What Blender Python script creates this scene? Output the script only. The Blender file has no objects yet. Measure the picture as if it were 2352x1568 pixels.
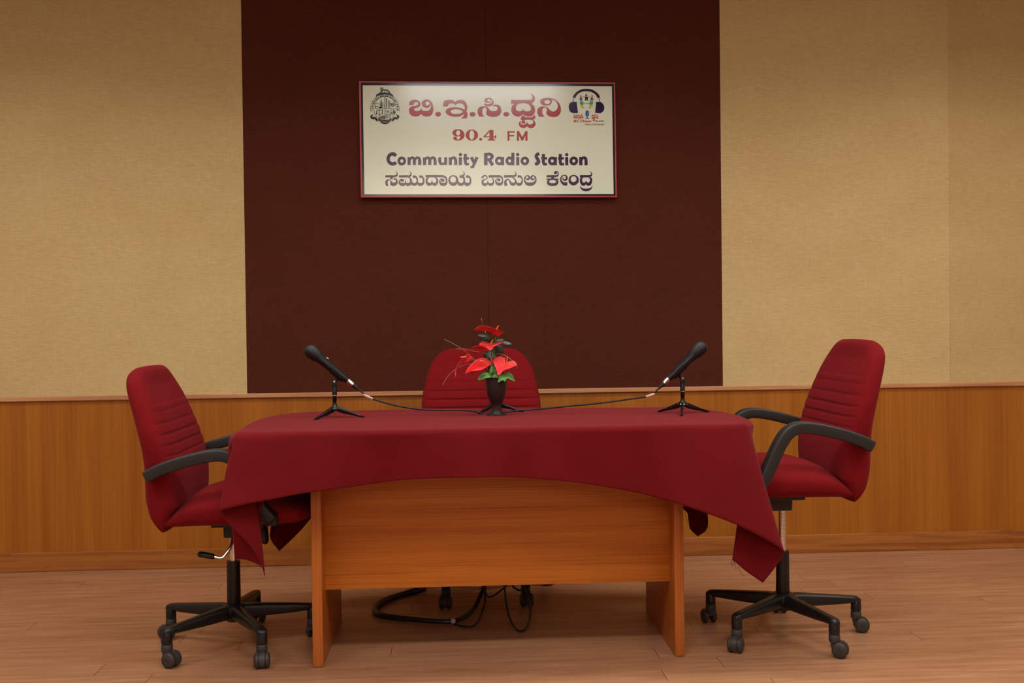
import bpy, bmesh, math, random
from mathutils import Vector, Matrix
from mathutils.geometry import tessellate_polygon

random.seed(7)
PI = math.pi
scn = bpy.context.scene
COL = scn.collection

# ------------------------------------------------------------------ camera
F_PX, CAM_H, YAW, PITCH, ROLL = 2352.0, 1.10, 0.0529088, -0.01476, 0.012273
_fw = Vector((math.sin(YAW)*math.cos(PITCH), math.cos(YAW)*math.cos(PITCH), math.sin(PITCH)))
_r0 = Vector((math.cos(YAW), -math.sin(YAW), 0)); _u0 = _r0.cross(_fw)
CR = math.cos(ROLL)*_r0 - math.sin(ROLL)*_u0
CU = math.sin(ROLL)*_r0 + math.cos(ROLL)*_u0
CO = Vector((0, 0, CAM_H))
cd = bpy.data.cameras.new('camera')
cd.sensor_fit = 'HORIZONTAL'; cd.sensor_width = 36.0; cd.lens = 36.0*F_PX/2352.0
cam = bpy.data.objects.new('camera', cd); COL.objects.link(cam)
cam.matrix_world = Matrix(((CR.x, CU.x, -_fw.x, 0), (CR.y, CU.y, -_fw.y, 0), (CR.z, CU.z, -_fw.z, CAM_H), (0, 0, 0, 1)))
scn.camera = cam

def _ray(px, py):
    return _fw + CR*((px-1176.0)/F_PX) - CU*((py-784.0)/F_PX)
def at(px, py, y):
    """point of the place seen at (px, py) on the vertical plane Y = y"""
    d = _ray(px, py); return CO + d*(y/d.y)
def on(px, py, z):
    """point of the place seen at (px, py) on the horizontal plane Z = z"""
    d = _ray(px, py); return CO + d*((z-CAM_H)/d.z)

# ------------------------------------------------------------------ world, lights, exposure
wd = bpy.data.worlds.new('world'); scn.world = wd; wd.use_nodes = True
wd.node_tree.nodes['Background'].inputs[0].default_value = (1.0, 0.9, 0.8, 1)
wd.node_tree.nodes['Background'].inputs[1].default_value = 0.05
scn.view_settings.view_transform = 'Standard'; scn.view_settings.look = 'None'
scn.view_settings.gamma = 1.0; scn.view_settings.use_curve_mapping = False
scn.view_settings.exposure = 0.0
CEIL = 2.95

def area(name, loc, sx, sy, power, color):
    l = bpy.data.lights.new(name, 'AREA'); l.shape = 'RECTANGLE'; l.size = sx; l.size_y = sy
    l.energy = power; l.color = color
    o = bpy.data.objects.new(name, l); COL.objects.link(o); o.location = loc
    return o
WARM = (1.0, 0.96, 0.90)
# recessed ceiling panels
COOL = (0.94, 0.97, 1.0)
for ly, pw, spr in ((0.4, 6, 180), (1.6, 30, 180), (3.4, 16, 132)):
    for lx in (-2.0, 0.2, 2.4):
        area('ceiling_panel_lamp', (lx, ly, CEIL-0.02), 1.2, 0.5, pw*(0.86 if lx < 0 else 1.0), COOL if (lx == 0.2 and ly == 1.6) else WARM).data.spread = math.radians(spr)
area('ceiling_panel_lamp', (0.12, -2.1, CEIL-0.02), 1.3, 0.9, 34, WARM)
rear_ = area('rear_wall_lamp', (-0.02, -3.5, 2.74), 2.3, 0.45, 62, (1.0, 0.84, 0.76)); rear_.rotation_euler = (PI/2, 0, PI)   # warm strip lamp high on the rear wall

# ------------------------------------------------------------------ materials
def lin(r, g, b):
    f = lambda c: (c/255/12.92) if c/255 <= 0.04045 else ((c/255+0.055)/1.055)**2.4
    return (f(r), f(g), f(b), 1)
def newmat(name, col, rough=0.5, metal=0.0, spec=0.5, sheen=0.0, coat=0.0):
    m = bpy.data.materials.new(name); m.use_nodes = True
    b = m.node_tree.nodes['Principled BSDF']
    b.inputs['Base Color'].default_value = col; b.inputs['Roughness'].default_value = rough
    b.inputs['Metallic'].default_value = metal; b.inputs['Specular IOR Level'].default_value = spec
    if sheen:
        b.inputs['Sheen Weight'].default_value = sheen; b.inputs['Sheen Roughness'].default_value = 0.5
    if coat:
        b.inputs['Coat Weight'].default_value = coat; b.inputs['Coat Roughness'].default_value = 0.25
    return m
class NT:
    def __init__(s, m): s.m = m; s.t = m.node_tree; s.b = s.t.nodes['Principled BSDF']
    def n(s, typ, **kw):
        nd = s.t.nodes.new(typ)
        for k, v in kw.items():
            if k in ('op',): nd.operation = v
            elif k == 'blend': nd.blend_type = v; nd.data_type = 'RGBA'
            elif k == 'dim': nd.noise_dimensions = v
        return nd
    def l(s, a, b): s.t.links.new(a, b)
    def coord(s, scale, kind='Object', rot=None):
        tc = s.n('ShaderNodeTexCoord'); mp = s.n('ShaderNodeMapping'); mp.inputs['Scale'].default_value = scale
        if rot: mp.inputs['Rotation'].default_value = rot
        s.l(tc.outputs[kind], mp.inputs[0]); return mp.outputs[0]
    def noise(s, vec, scale=1.0, detail=3.0, rough=0.55, dist=0.0):
        nd = s.n('ShaderNodeTexNoise'); s.l(vec, nd.inputs['Vector'])
        nd.inputs['Scale'].default_value = scale; nd.inputs['Detail'].default_value = detail
        nd.inputs['Roughness'].default_value = rough; nd.inputs['Distortion'].default_value = dist
        return nd.outputs['Fac']
    def ramp(s, fac, stops):
        nd = s.n('ShaderNodeValToRGB'); s.l(fac, nd.inputs[0]); e = nd.color_ramp.elements
        while len(e) < len(stops): e.new(0.5)
        for i, (p, c) in enumerate(stops): e[i].position = p; e[i].color = c if len(c) == 4 else (*c, 1)
        return nd.outputs[0]
    def mix(s, fac, a, b, blend='MIX'):
        nd = s.n('ShaderNodeMix', blend=blend)
        for sock, v in ((nd.inputs[0], fac), (nd.inputs[6], a), (nd.inputs[7], b)):
            if isinstance(v, (int, float)): sock.default_value = v
            elif isinstance(v, tuple): sock.default_value = v
            else: s.l(v, sock)
        return nd.outputs[2]
    def math(s, op, a, b=0.0):
        nd = s.n('ShaderNodeMath', op=op)
        for i, v in enumerate((a, b)):
            if isinstance(v, (int, float)): nd.inputs[i].default_value = v
            else: s.l(v, nd.inputs[i])
        return nd.outputs[0]
    def base(s, c): s.l(c, s.b.inputs['Base Color'])
    def bump(s, h, strength=0.3, dist=0.002):
        nd = s.n('ShaderNodeBump'); s.l(h, nd.inputs['Height']); nd.inputs['Strength'].default_value = strength
        nd.inputs['Distance'].default_value = dist; s.l(nd.outputs[0], s.b.inputs['Normal'])

G1 = (0.5, 0.5, 0.5, 1)
def fabric_wall(name, c1, c2):
    m = newmat(name, c1, 0.9, spec=0.15); t = NT(m)
    a = t.noise(t.coord((26, 26, 230)), 1.0, 5, 0.65)
    b = t.noise(t.coord((260, 260, 30)), 1.0, 4, 0.6)
    c = t.noise(t.coord((3, 3, 5)), 1.0, 3, 0.5)
    f = t.math('ADD', t.math('MULTIPLY', a, 0.55), t.math('ADD', t.math('MULTIPLY', b, 0.25), t.math('MULTIPLY', c, 0.2)))
    t.base(t.ramp(f, [(0.36, c2), (0.64, c1)])); t.bump(f, 0.15, 0.0015)
    return m
M = {}
M['tan'] = fabric_wall('tan_fabric', lin(220, 194, 140), lin(200, 170, 116))
M['tan2'] = fabric_wall('tan_fabric_far', lin(212, 184, 130), lin(192, 160, 106))
M['brown'] = fabric_wall('brown_fabric', lin(90, 43, 28), lin(76, 34, 21))

def veneer(name, c1, c2, c3):
    m = newmat(name, c1, 0.42, spec=0.35); t = NT(m)
    a = t.noise(t.coord((9, 9, 0.35)), 1.0, 5, 0.6)
    b = t.noise(t.coord((70, 70, 1.2)), 1.0, 4, 0.6)
    big = t.noise(t.coord((2.2, 2.2, 0.6)), 1.0, 2, 0.5)
    f = t.math('ADD', t.math('MULTIPLY', a, 0.6), t.math('MULTIPLY', b, 0.4))
    col = t.ramp(f, [(0.36, c2), (0.6, c1)])
    col = t.mix(t.math('MULTIPLY', big, 0.5), col, c3)
    # thin darker veneer lines, irregularly spaced
    ln = t.noise(t.coord((26, 26, 0.02)), 1.0, 1, 0.3)
    s = t.ramp(ln, [(0.485, (0, 0, 0)), (0.5, (1, 1, 1)), (0.515, (0, 0, 0))])
    col = t.mix(t.math('MULTIPLY', s, 0.35), col, c2)
    t.base(col); return m
M['veneer'] = veneer('golden_veneer', lin(182, 114, 34), lin(152, 86, 20), lin(162, 90, 22))

def pine(name, c1, c2, kn):
    m = newmat(name, c1, 0.4, spec=0.4); t = NT(m)
    a = t.noise(t.coord((1.2, 12, 34)), 1.0, 5, 0.6, 0.8)
    k = t.noise(t.coord((3.5, 3.5, 9)), 1.0, 2, 0.5, 1.2)
    col = t.ramp(a, [(0.35, c2), (0.6, c1)])
    s = t.ramp(k, [(0.62, (0, 0, 0)), (0.74, (1, 1, 1))])
    t.base(t.mix(t.math('MULTIPLY', s, 0.6), col, kn)); return m
M['pine'] = pine('pine_skirting', lin(176, 110, 50), lin(146, 82, 32), lin(112, 54, 20))
M['rail'] = pine('rail_wood', lin(212, 156, 110), lin(182, 122, 82), lin(160, 104, 76))

def floor_mat():
    m = newmat('wood_plank_floor', lin(150, 105, 78), 0.36, spec=0.4); t = NT(m)
    tc = t.n('ShaderNodeTexCoord'); sp = t.n('ShaderNodeSeparateXYZ'); t.l(tc.outputs['Object'], sp.inputs[0])
    row = t.math('FLOOR', t.math('DIVIDE', t.math('ADD', sp.outputs[1], 0.0465), 0.1055))
    fr = t.math('FRACT', t.math('DIVIDE', t.math('ADD', sp.outputs[1], 0.0465), 0.1055))
    wn = t.n('ShaderNodeTexWhiteNoise'); wn.noise_dimensions = '1D'; t.l(row, wn.inputs['W'])
    xs = t.math('DIVIDE', t.math('ADD', sp.outputs[0], t.math('MULTIPLY', wn.outputs['Value'], 1.83)), 1.83)
    pl = t.math('FLOOR', xs); fx = t.math('FRACT', xs)
    wn2 = t.n('ShaderNodeTexWhiteNoise'); wn2.noise_dimensions = '2D'
    cb = t.n('ShaderNodeCombineXYZ'); t.l(row, cb.inputs[0]); t.l(pl, cb.inputs[1]); t.l(cb.outputs[0], wn2.inputs['Vector'])
    # grain: stretched noise shifted per plank
    cb2 = t.n('ShaderNodeCombineXYZ')
    t.l(t.math('ADD', t.math('MULTIPLY', sp.outputs[0], 2.6), t.math('MULTIPLY', wn2.outputs['Value'], 37.0)), cb2.inputs[0])
    t.l(t.math('MULTIPLY', sp.outputs[1], 34.0), cb2.inputs[1]); t.l(t.math('MULTIPLY', row, 3.1), cb2.inputs[2])
    g = t.noise(cb2.outputs[0], 1.0, 6, 0.62, 0.4)
    cb3 = t.n('ShaderNodeCombineXYZ')
    t.l(t.math('MULTIPLY', sp.outputs[0], 9.0), cb3.inputs[0]); t.l(t.math('MULTIPLY', sp.outputs[1], 120.0), cb3.inputs[1])
    g2 = t.noise(cb3.outputs[0], 1.0, 4, 0.6)
    f = t.math('ADD', t.math('MULTIPLY', g, 0.7), t.math('MULTIPLY', g2, 0.3))
    col = t.ramp(f, [(0.33, lin(150, 102, 70)), (0.5, lin(178, 128, 92)), (0.66, lin(194, 148, 112))])
    col = t.mix(t.math('MULTIPLY', wn2.outputs['Value'], 0.25), col, lin(150, 94, 64))
    # joints
    ex = t.math('MINIMUM', fx, t.math('SUBTRACT', 1.0, fx)); jx = t.math('LESS_THAN', ex, 0.0007)
    ey = t.math('MINIMUM', fr, t.math('SUBTRACT', 1.0, fr)); jy = t.math('LESS_THAN', ey, 0.012)
    col = t.mix(t.math('MULTIPLY', jy, 0.28), col, lin(96, 58, 40))
    col = t.mix(t.math('MULTIPLY', jx, 0.7), col, lin(52, 28, 18))
    t.base(col)
    return m
M['floor'] = floor_mat()

def desk_wood(name, c1, c2, axis, amt=0.45):
    m = newmat(name, c1, 0.35, spec=0.4); t = NT(m)
    o_ = (lambda l, a_: (l, 40, a_)) if axis == 'x' else (lambda l, a_: (a_, 40, l))
    a = t.noise(t.coord(o_(0.7, 26)), 1.0, 3, 0.5); b = t.noise(t.coord(o_(1.3, 330)), 1.0, 3, 0.6); d = t.noise(t.coord(o_(4.0, 520)), 1.0, 2, 0.5)
    f = t.math('ADD', t.math('MULTIPLY', a, 0.6), t.math('MULTIPLY', d, 0.4))
    col = t.ramp(f, [(0.36, c2), (0.60, c1)])
    ln = t.ramp(b, [(0.34, (1, 1, 1)), (0.44, (0, 0, 0))])
    t.base(t.mix(t.math('MULTIPLY', ln, amt), col, lin(104, 46, 14))); return m
M['desk'] = desk_wood('desk_laminate', lin(200, 116, 36), lin(180, 96, 26), 'x')
M['deskside'] = desk_wood('desk_side_laminate', lin(184, 102, 38), lin(166, 88, 30), 'z', 0.2)
M['deskedge'] = desk_wood('desk_edge_band', lin(194, 110, 44), lin(168, 88, 30), 'z', 0.35)

def cloth_mat(name, c1, c2, sheen, sc=900, bs=0.25):
    m = newmat(name, c1, 0.92, spec=0.12, sheen=sheen); t = NT(m)
    m.node_tree.nodes['Principled BSDF'].inputs['Sheen Tint'].default_value = lin(220, 120, 130)
    a = t.noise(t.coord((sc, sc, sc)), 1.0, 2, 0.6); c = t.noise(t.coord((7, 7, 7)), 1.0, 4, 0.55)
    f = t.math('ADD', t.math('MULTIPLY', a, 0.4), t.math('MULTIPLY', c, 0.6))
    t.base(t.ramp(f, [(0.35, c2), (0.65, c1)])); t.bump(a, bs, 0.001); return m
M['cloth'] = cloth_mat('maroon_tablecloth', lin(113, 16, 20), lin(102, 13, 16), 0.35)
M['red'] = cloth_mat('red_upholstery', lin(128, 19, 24), lin(119, 16, 21), 0.1)
M['black'] = newmat('black_plastic', lin(22, 20, 20), 0.38, spec=0.5)
M['armblack'] = newmat('worn_black_armrest', lin(40, 38, 36), 0.48, spec=0.45)
M['caster'] = newmat('grey_caster_plastic', lin(62, 56, 52), 0.5, spec=0.4)
M['chrome'] = newmat('chrome', (0.78, 0.75, 0.72, 1), 0.22, 1.0)
M['copper'] = newmat('pinkish_metal', lin(205, 150, 140), 0.3, 1.0)
M['mic'] = newmat('black_mic_body', lin(24, 24, 30), 0.22, spec=0.5)
M['standblack'] = newmat('gloss_black_stand', lin(14, 14, 17), 0.25, spec=0.5)
M['cable'] = newmat('black_cable', lin(26, 25, 25), 0.42, spec=0.5)
M['tape'] = newmat('pale_pink_tape', lin(214, 176, 170), 0.45)
M['vase'] = newmat('dark_brown_vase', lin(44, 32, 32), 0.38, spec=0.5)
M['white'] = newmat('white_ceiling', lin(168, 164, 158), 0.8)
M['plain'] = newmat('plain_light_wall', lin(190, 184, 174), 0.85)
M['mark'] = newmat('black_marks', lin(18, 14, 12), 0.6)
def grille_mat():
    m = newmat('mic_grille', lin(22, 22, 25), 0.45, spec=0.5); t = NT(m)
    w = t.n('ShaderNodeTexVoronoi'); t.l(t.coord((900, 900, 900)), w.inputs['Vector']); w.inputs['Scale'].default_value = 1.0
    t.bump(w.outputs['Distance'], 0.35, 0.001); return m
M['grille'] = grille_mat()
def petal(name, c1, c2, rough=0.55):
    m = newmat(name, c1, rough, spec=0.3); t = NT(m)
    a = t.noise(t.coord((60, 60, 60)), 1.0, 3, 0.6); t.base(t.ramp(a, [(0.35, c2), (0.65, c1)]))
    return m
M['petal'] = petal('red_spathe', lin(246, 66, 70), lin(236, 54, 60))
M['spadix'] = petal('orange_spadix', lin(240, 150, 36), lin(226, 110, 30))
M['stem'] = petal('green_stem', lin(66, 128, 44), lin(40, 92, 30))
M['leaf'] = petal('green_leaf', lin(104, 152, 74), lin(70, 118, 52))
M['darkleaf'] = petal('dark_leaf', lin(62, 72, 58), lin(40, 44, 36))
M['greyleaf'] = petal('grey_green_leaf', lin(112, 132, 124), lin(72, 90, 84))
M['twig'] = newmat('dry_twig', lin(150, 134, 96), 0.7)
def signmat(name, col, rough=0.14, spec=0.5): return newmat(name, col, rough, spec=spec)
M['s_cream'] = signmat('cream_sign_face', lin(236, 246, 222))
M['s_red'] = signmat('red_sign_print', lin(178, 30, 38))
M['s_purple'] = signmat('purple_sign_print', lin(70, 36, 76))
M['s_navy'] = signmat('navy_sign_print', lin(40, 24, 72))
M['s_ink'] = signmat('dark_sign_ink', lin(48, 42, 56))
M['s_grey'] = signmat('grey_sign_ink', lin(128, 116, 112))
M['s_blue'] = signmat('blue_sign_print', lin(78, 110, 168))
M['s_lblue'] = signmat('light_blue_print', lin(130, 176, 210))
M['s_green'] = signmat('green_print', lin(74, 170, 80))
M['s_yellow'] = signmat('yellow_print', lin(214, 210, 90))
M['s_orange'] = signmat('ochre_print', lin(206, 150, 70))
M['s_brred'] = signmat('bright_red_print', lin(214, 50, 40))
M['s_border'] = signmat('black_sign_border', lin(38, 34, 40))
M['s_frame'] = newmat('red_sign_frame', lin(178, 46, 62), 0.3, 0.0)

# ------------------------------------------------------------------ mesh helpers
def obj(name, verts, faces, mat, parent=None, smooth=True, sharp=None):
    """one mesh object; verts are in world coordinates, or in the parent's frame when the parent is an Empty at rest"""
    me = bpy.data.meshes.new(name)
    me.from_pydata([tuple(v) for v in verts], [], faces); me.update()
    mats = mat if isinstance(mat, list) else [mat]
    for m in mats: me.materials.append(m)
    o = bpy.data.objects.new(name, me); COL.objects.link(o)
    if parent: o.parent = parent
    bm = bmesh.new(); bm.from_mesh(me); bmesh.ops.recalc_face_normals(bm, faces=bm.faces)
    bm.to_mesh(me); bm.free()
    for p in me.polygons: p.use_smooth = smooth
    if smooth and sharp is not None:
        me.set_sharp_from_angle(angle=math.radians(sharp))
    return o
def tag(o, label=None, cat=None, group=None, kind=None):
    for k, v in (('label', label), ('category', cat), ('group', group), ('kind', kind)):
        if v: o[k] = v
    return o
def thing(name, label, cat, loc=(0, 0, 0), rz=0.0, group=None):
    o = bpy.data.objects.new(name, None); o.empty_display_size = 0.05; COL.objects.link(o)
    o.location = loc; o.rotation_euler = (0, 0, rz); return tag(o, label, cat, group)

class MB:
    """collects shapes for ONE mesh"""
    def __init__(s): s.v = []; s.f = []; s.mi = []
    def add(s, v, f, mi=0):
        n = len(s.v); s.v += [Vector(p) for p in v]; s.f += [tuple(i+n for i in q) for q in f]; s.mi += [mi]*len(f); return s
    def build(s, name, mat, parent=None, off=None, smooth=True, sharp=35, M4=None):
        v = s.v
        if M4 is not None: v = [M4 @ p for p in v]
        if off is not None: v = [p-Vector(off) for p in v]
        o = obj(name, v, s.f, mat, parent, smooth, sharp)
        if isinstance(mat, list):
            for p, i in zip(o.data.polygons, s.mi): p.material_index = i
        return o
def box(x0, x1, y0, y1, z0, z1, bev=0.0):
    if bev <= 0:
        v = [(x, y, z) for z in (z0, z1) for y in (y0, y1) for x in (x0, x1)]
        return v, [(0, 2, 3, 1), (4, 5, 7, 6), (0, 1, 5, 4), (2, 6, 7, 3), (0, 4, 6, 2), (1, 3, 7, 5)]
    bm = bmesh.new(); bmesh.ops.create_cube(bm, size=1.0)
    for q in bm.verts: q.co = Vector(((x0+x1)/2+q.co.x*(x1-x0), (y0+y1)/2+q.co.y*(y1-y0), (z0+z1)/2+q.co.z*(z1-z0)))
    bmesh.ops.bevel(bm, geom=bm.edges[:], offset=bev, segments=2, affect='EDGES', profile=0.6)
    bm.verts.index_update(); v = [q.co.copy() for q in bm.verts]; f = [tuple(q.index for q in p.verts) for p in bm.faces]
    bm.free(); return v, f
def loft(rings, cap=True, closed=True):
    n = len(rings[0]); v = []; f = []
    for r in rings: v += [Vector(p) for p in r]
    for i in range(len(rings)-1):
        for j in range(n if closed else n-1):
            a = i*n+j; b = i*n+(j+1) % n; f.append((a, b, b+n, a+n))
    if cap:
        for base, r in ((0, rings[0]), ((len(rings)-1)*n, rings[-1])):
            c = sum((Vector(p) for p in r), Vector())/n; v.append(c); k = len(v)-1
            f += [(base+j, base+(j+1) % n, k) for j in range(n)]
    return v, f
def lathe(prof, n=32, cap=True):
    return loft([[(r*math.cos(2*PI*j/n), r*math.sin(2*PI*j/n), z) for j in range(n)] for r, z in prof], cap)
def crom(pts, sub=8, closed=False):
    """Catmull-Rom through tuples of any length"""
    n = len(pts); out = []
    d = len(pts[0])
    g = lambda i: pts[i % n] if closed else (pts[i] if 0 <= i < n else
        (tuple(2*pts[0][k]-pts[1][k] for k in range(d)) if i < 0 else tuple(2*pts[-1][k]-pts[-2][k] for k in range(d))))
    for i in range(n if closed else n-1):
        p0, p1, p2, p3 = g(i-1), g(i), g(i+1), g(i+2)
        for s in range(sub):
            t = s/sub
            out.append(tuple(0.5*((2*p1[k])+(-p0[k]+p2[k])*t+(2*p0[k]-5*p1[k]+4*p2[k]-p3[k])*t*t+(-p0[k]+3*p1[k]-3*p2[k]+p3[k])*t**3) for k in range(d)))
    if not closed: out.append(tuple(pts[-1]))
    return out
def tube(path, r, n=10, sub=6, cap=True):
    """round tube through points; r a number or one per point"""
    rr = r if isinstance(r, (list, tuple)) else [r]*len(path)
    P = crom([(*p, q) for p, q in zip(path, rr)], sub) if sub > 1 and len(path) > 2 else [(*p, q) for p, q in zip(path, rr)]
    pts = [Vector(p[:3]) for p in P]; rings = []; up = None
    for i, p in enumerate(pts):
        t = (pts[min(i+1, len(pts)-1)]-pts[max(i-1, 0)]).normalized()
        if up is None: up = t.orthogonal().normalized()
        up = (up-t*up.dot(t)).normalized(); sd = t.cross(up)
        rings.append([p+(up*math.cos(2*PI*j/n)+sd*math.sin(2*PI*j/n))*P[i][3] for j in range(n)])
    return loft(rings, cap)
def sweep(path, sec, side, sub=8):
    """sweep a closed section [(a,b)] along a path; a runs along the fixed vector side, b is normal to path and side"""
    pts = [Vector(p) for p in (crom([tuple(p) for p in path], sub) if sub > 1 else path)]; side = Vector(side); rings = []
    for i, p in enumerate(pts):
        t = (pts[min(i+1, len(pts)-1)]-pts[max(i-1, 0)]).normalized(); nn = side.cross(t).normalized()
        k = 1.0
        if i in (0, len(pts)-1): k = 0.55
        rings.append([p+side*a*k+nn*b*k for a, b in sec])
    # rounded ends
    for e, s in ((0, -1), (-1, 1)):
        t = (pts[e]-pts[e+(1 if e == 0 else -1)]).normalized()
        rings[e] = [q+t*0.006 for q in rings[e]]
        full = [pts[e]+(q-pts[e]-t*0.006)/0.55 for q in rings[e]]
        rings.insert(1 if e == 0 else len(rings)-1, full)
    return loft(rings)
def sect(a, b, p=4.0, n=20):
    out = []
    for j in range(n):
        c, s = math.cos(2*PI*j/n), math.sin(2*PI*j/n)
        out.append((a*math.copysign(abs(c)**(2/p), c), b*math.copysign(abs(s)**(2/p), s)))
    return out
def interp(tab, x):
    if x <= tab[0][0]: return tab[0][1]
    for (a, b), (c, d) in zip(tab, tab[1:]):
        if x <= c: return b+(d-b)*(x-a)/(c-a)
    return tab[-1][1]
def sinterp(tab, x):
    """smooth (Catmull-Rom) table lookup"""
    if x <= tab[0][0]: return tab[0][1]
    if x >= tab[-1][0]: return tab[-1][1]
    for i in range(len(tab)-1):
        if x <= tab[i+1][0]:
            x1, y1 = tab[i]; x2, y2 = tab[i+1]; h = x2-x1; t = (x-x1)/h
            def slope(j):
                a = tab[max(j-1, 0)]; b = tab[min(j+1, len(tab)-1)]; return (b[1]-a[1])/(b[0]-a[0])
            m1, m2 = slope(i)*h, slope(i+1)*h
            return (2*t**3-3*t*t+1)*y1+(t**3-2*t*t+t)*m1+(-2*t**3+3*t*t)*y2+(t**3-t*t)*m2

# ------------------------------------------------------------------ the setting
YW = 4.798                     # face of the panels on the far wall
XL, XR, YB = -3.6, 3.9, -3.6
def struct(name, mb, mat, parent=None, label=None, sm=False):
    o = mb.build(name, mat, parent, smooth=sm)
    if not parent: o['kind'] = 'structure'
    if label: o['label'] = label
    return o
struct('floor', MB().add(*box(XL, XR, YB, YW+0.12, -0.1, 0.0)), M['floor'])
struct('ceiling', MB().add(*box(XL, XR, YB, YW+0.12, CEIL, CEIL+0.1)), M['white'])
wb = struct('wall_back', MB().add(*box(XL, XR, YW+0.02, YW+0.12, 0.0, CEIL)), M['veneer'])
struct('wall_left', MB().add(*box(XL-0.1, XL, YB, YW+0.12, 0.0, CEIL)), M['plain'])
struct('wall_right', MB().add(*box(XR, XR+0.1, YB, YW+0.12, 0.0, CEIL)), M['plain'])
struct('wall_front', MB().add(*box(XL-0.1, XR+0.1, YB-0.1, YB, 0.0, CEIL)), M['plain'])
ZF = 0.803                     # lower edge of the fabric
for (x0, x1, mt, lb, dy) in ((XL, -0.9766, 'tan', 'tan woven fabric panel left of the dark panels', 0.0),
                         (-0.9766, 0.1467, 'brown', 'dark brown fabric panel, left half', 0.0),
                         (0.1467, 1.254, 'brown', 'dark brown fabric panel, right half', 0.0),
                         (1.254, 2.3593, 'tan', 'tan woven fabric panel right of the dark panels', 0.0),
                         (2.3593, XR, 'tan2', 'slightly darker tan fabric panel at far right', 0.004)):
    struct('fabric_panel', MB().add(*box(x0+0.0004, x1-0.0004, YW+dy, YW+0.021, ZF, CEIL, 0.001)), M[mt], wb, lb)
struct('wainscot', MB().add(*box(XL, XR, YW+0.004, YW+0.021, 0.0, 0.79)), M['veneer'], wb, 'golden wood veneer wainscot')
mb = MB().add(*box(XL, XR, YW-0.010, YW+0.018, 0.784, 0.8045, 0.003))
struct('trim_1', mb, M['rail'])
struct('baseboard_back', MB().add(*box(XL, XR, YW-0.006, YW+0.014, 0.0, 0.0885, 0.004)), M['pine'])

# ------------------------------------------------------------------ the sign
YS = YW-0.026
ctr = (at(825, 187.5, YS)+at(1417, 452.5, YS))/2
sign = thing('wall_sign', 'framed cream radio station sign with red and purple lettering hanging on the dark brown panels', 'sign', (ctr.x, YW, ctr.z))
def quadring(po, pi, y0, y1):
    """frame between two pixel quads, from depth y0 (front) to y1 (back)"""
    m = MB()
    for i in range(4):
        j = (i+1) % 4
        a, b, c, d = [at(*q, YS) for q in (po[i], po[j], pi[j], pi[i])]
        fr = [Vector((p.x, y0, p.z)) for p in (a, b, c, d)]; bk = [Vector((p.x, y1, p.z)) for p in (a, b, c, d)]
        m.add(fr+bk, [(0, 1, 2, 3), (4, 5, 6, 7), (0, 1, 5, 4), (1, 2, 6, 5), (2, 3, 7, 6), (3, 0, 4, 7)])
    return m
SO = [(824.5, 187), (1412.5, 190), (1417, 453), (829, 453.5)]
S1 = [(828.5, 190), (1410, 193), (1413.5, 450), (832, 450.5)]
S2 = [(833, 195.5), (1405.5, 198), (1409.5, 445.5), (837, 446)]
quadring(SO, S1, YS-0.004, YW-0.001).build('frame', M['s_frame'], sign, sign.location, False)['label'] = 'red outer frame'
quadring(S1, S2, YS, YW-0.001).build('border', M['s_border'], sign, sign.location, False)['label'] = 'black inner border'
m = MB(); q = [at(*p, YS) for p in S1]
m.add([Vector((p.x, YS+0.0015, p.z)) for p in q]+[Vector((p.x, YW-0.002, p.z)) for p in q], [(0, 1, 2, 3), (4, 5, 6, 7), (0, 1, 5, 4), (1, 2, 6, 5), (2, 3, 7, 6), (3, 0, 4, 7)])
m.build('board', M['s_cream'], sign, sign.location, False)['label'] = 'cream printed board'
YP = YS+0.0008                 # the print lies on the board

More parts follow.
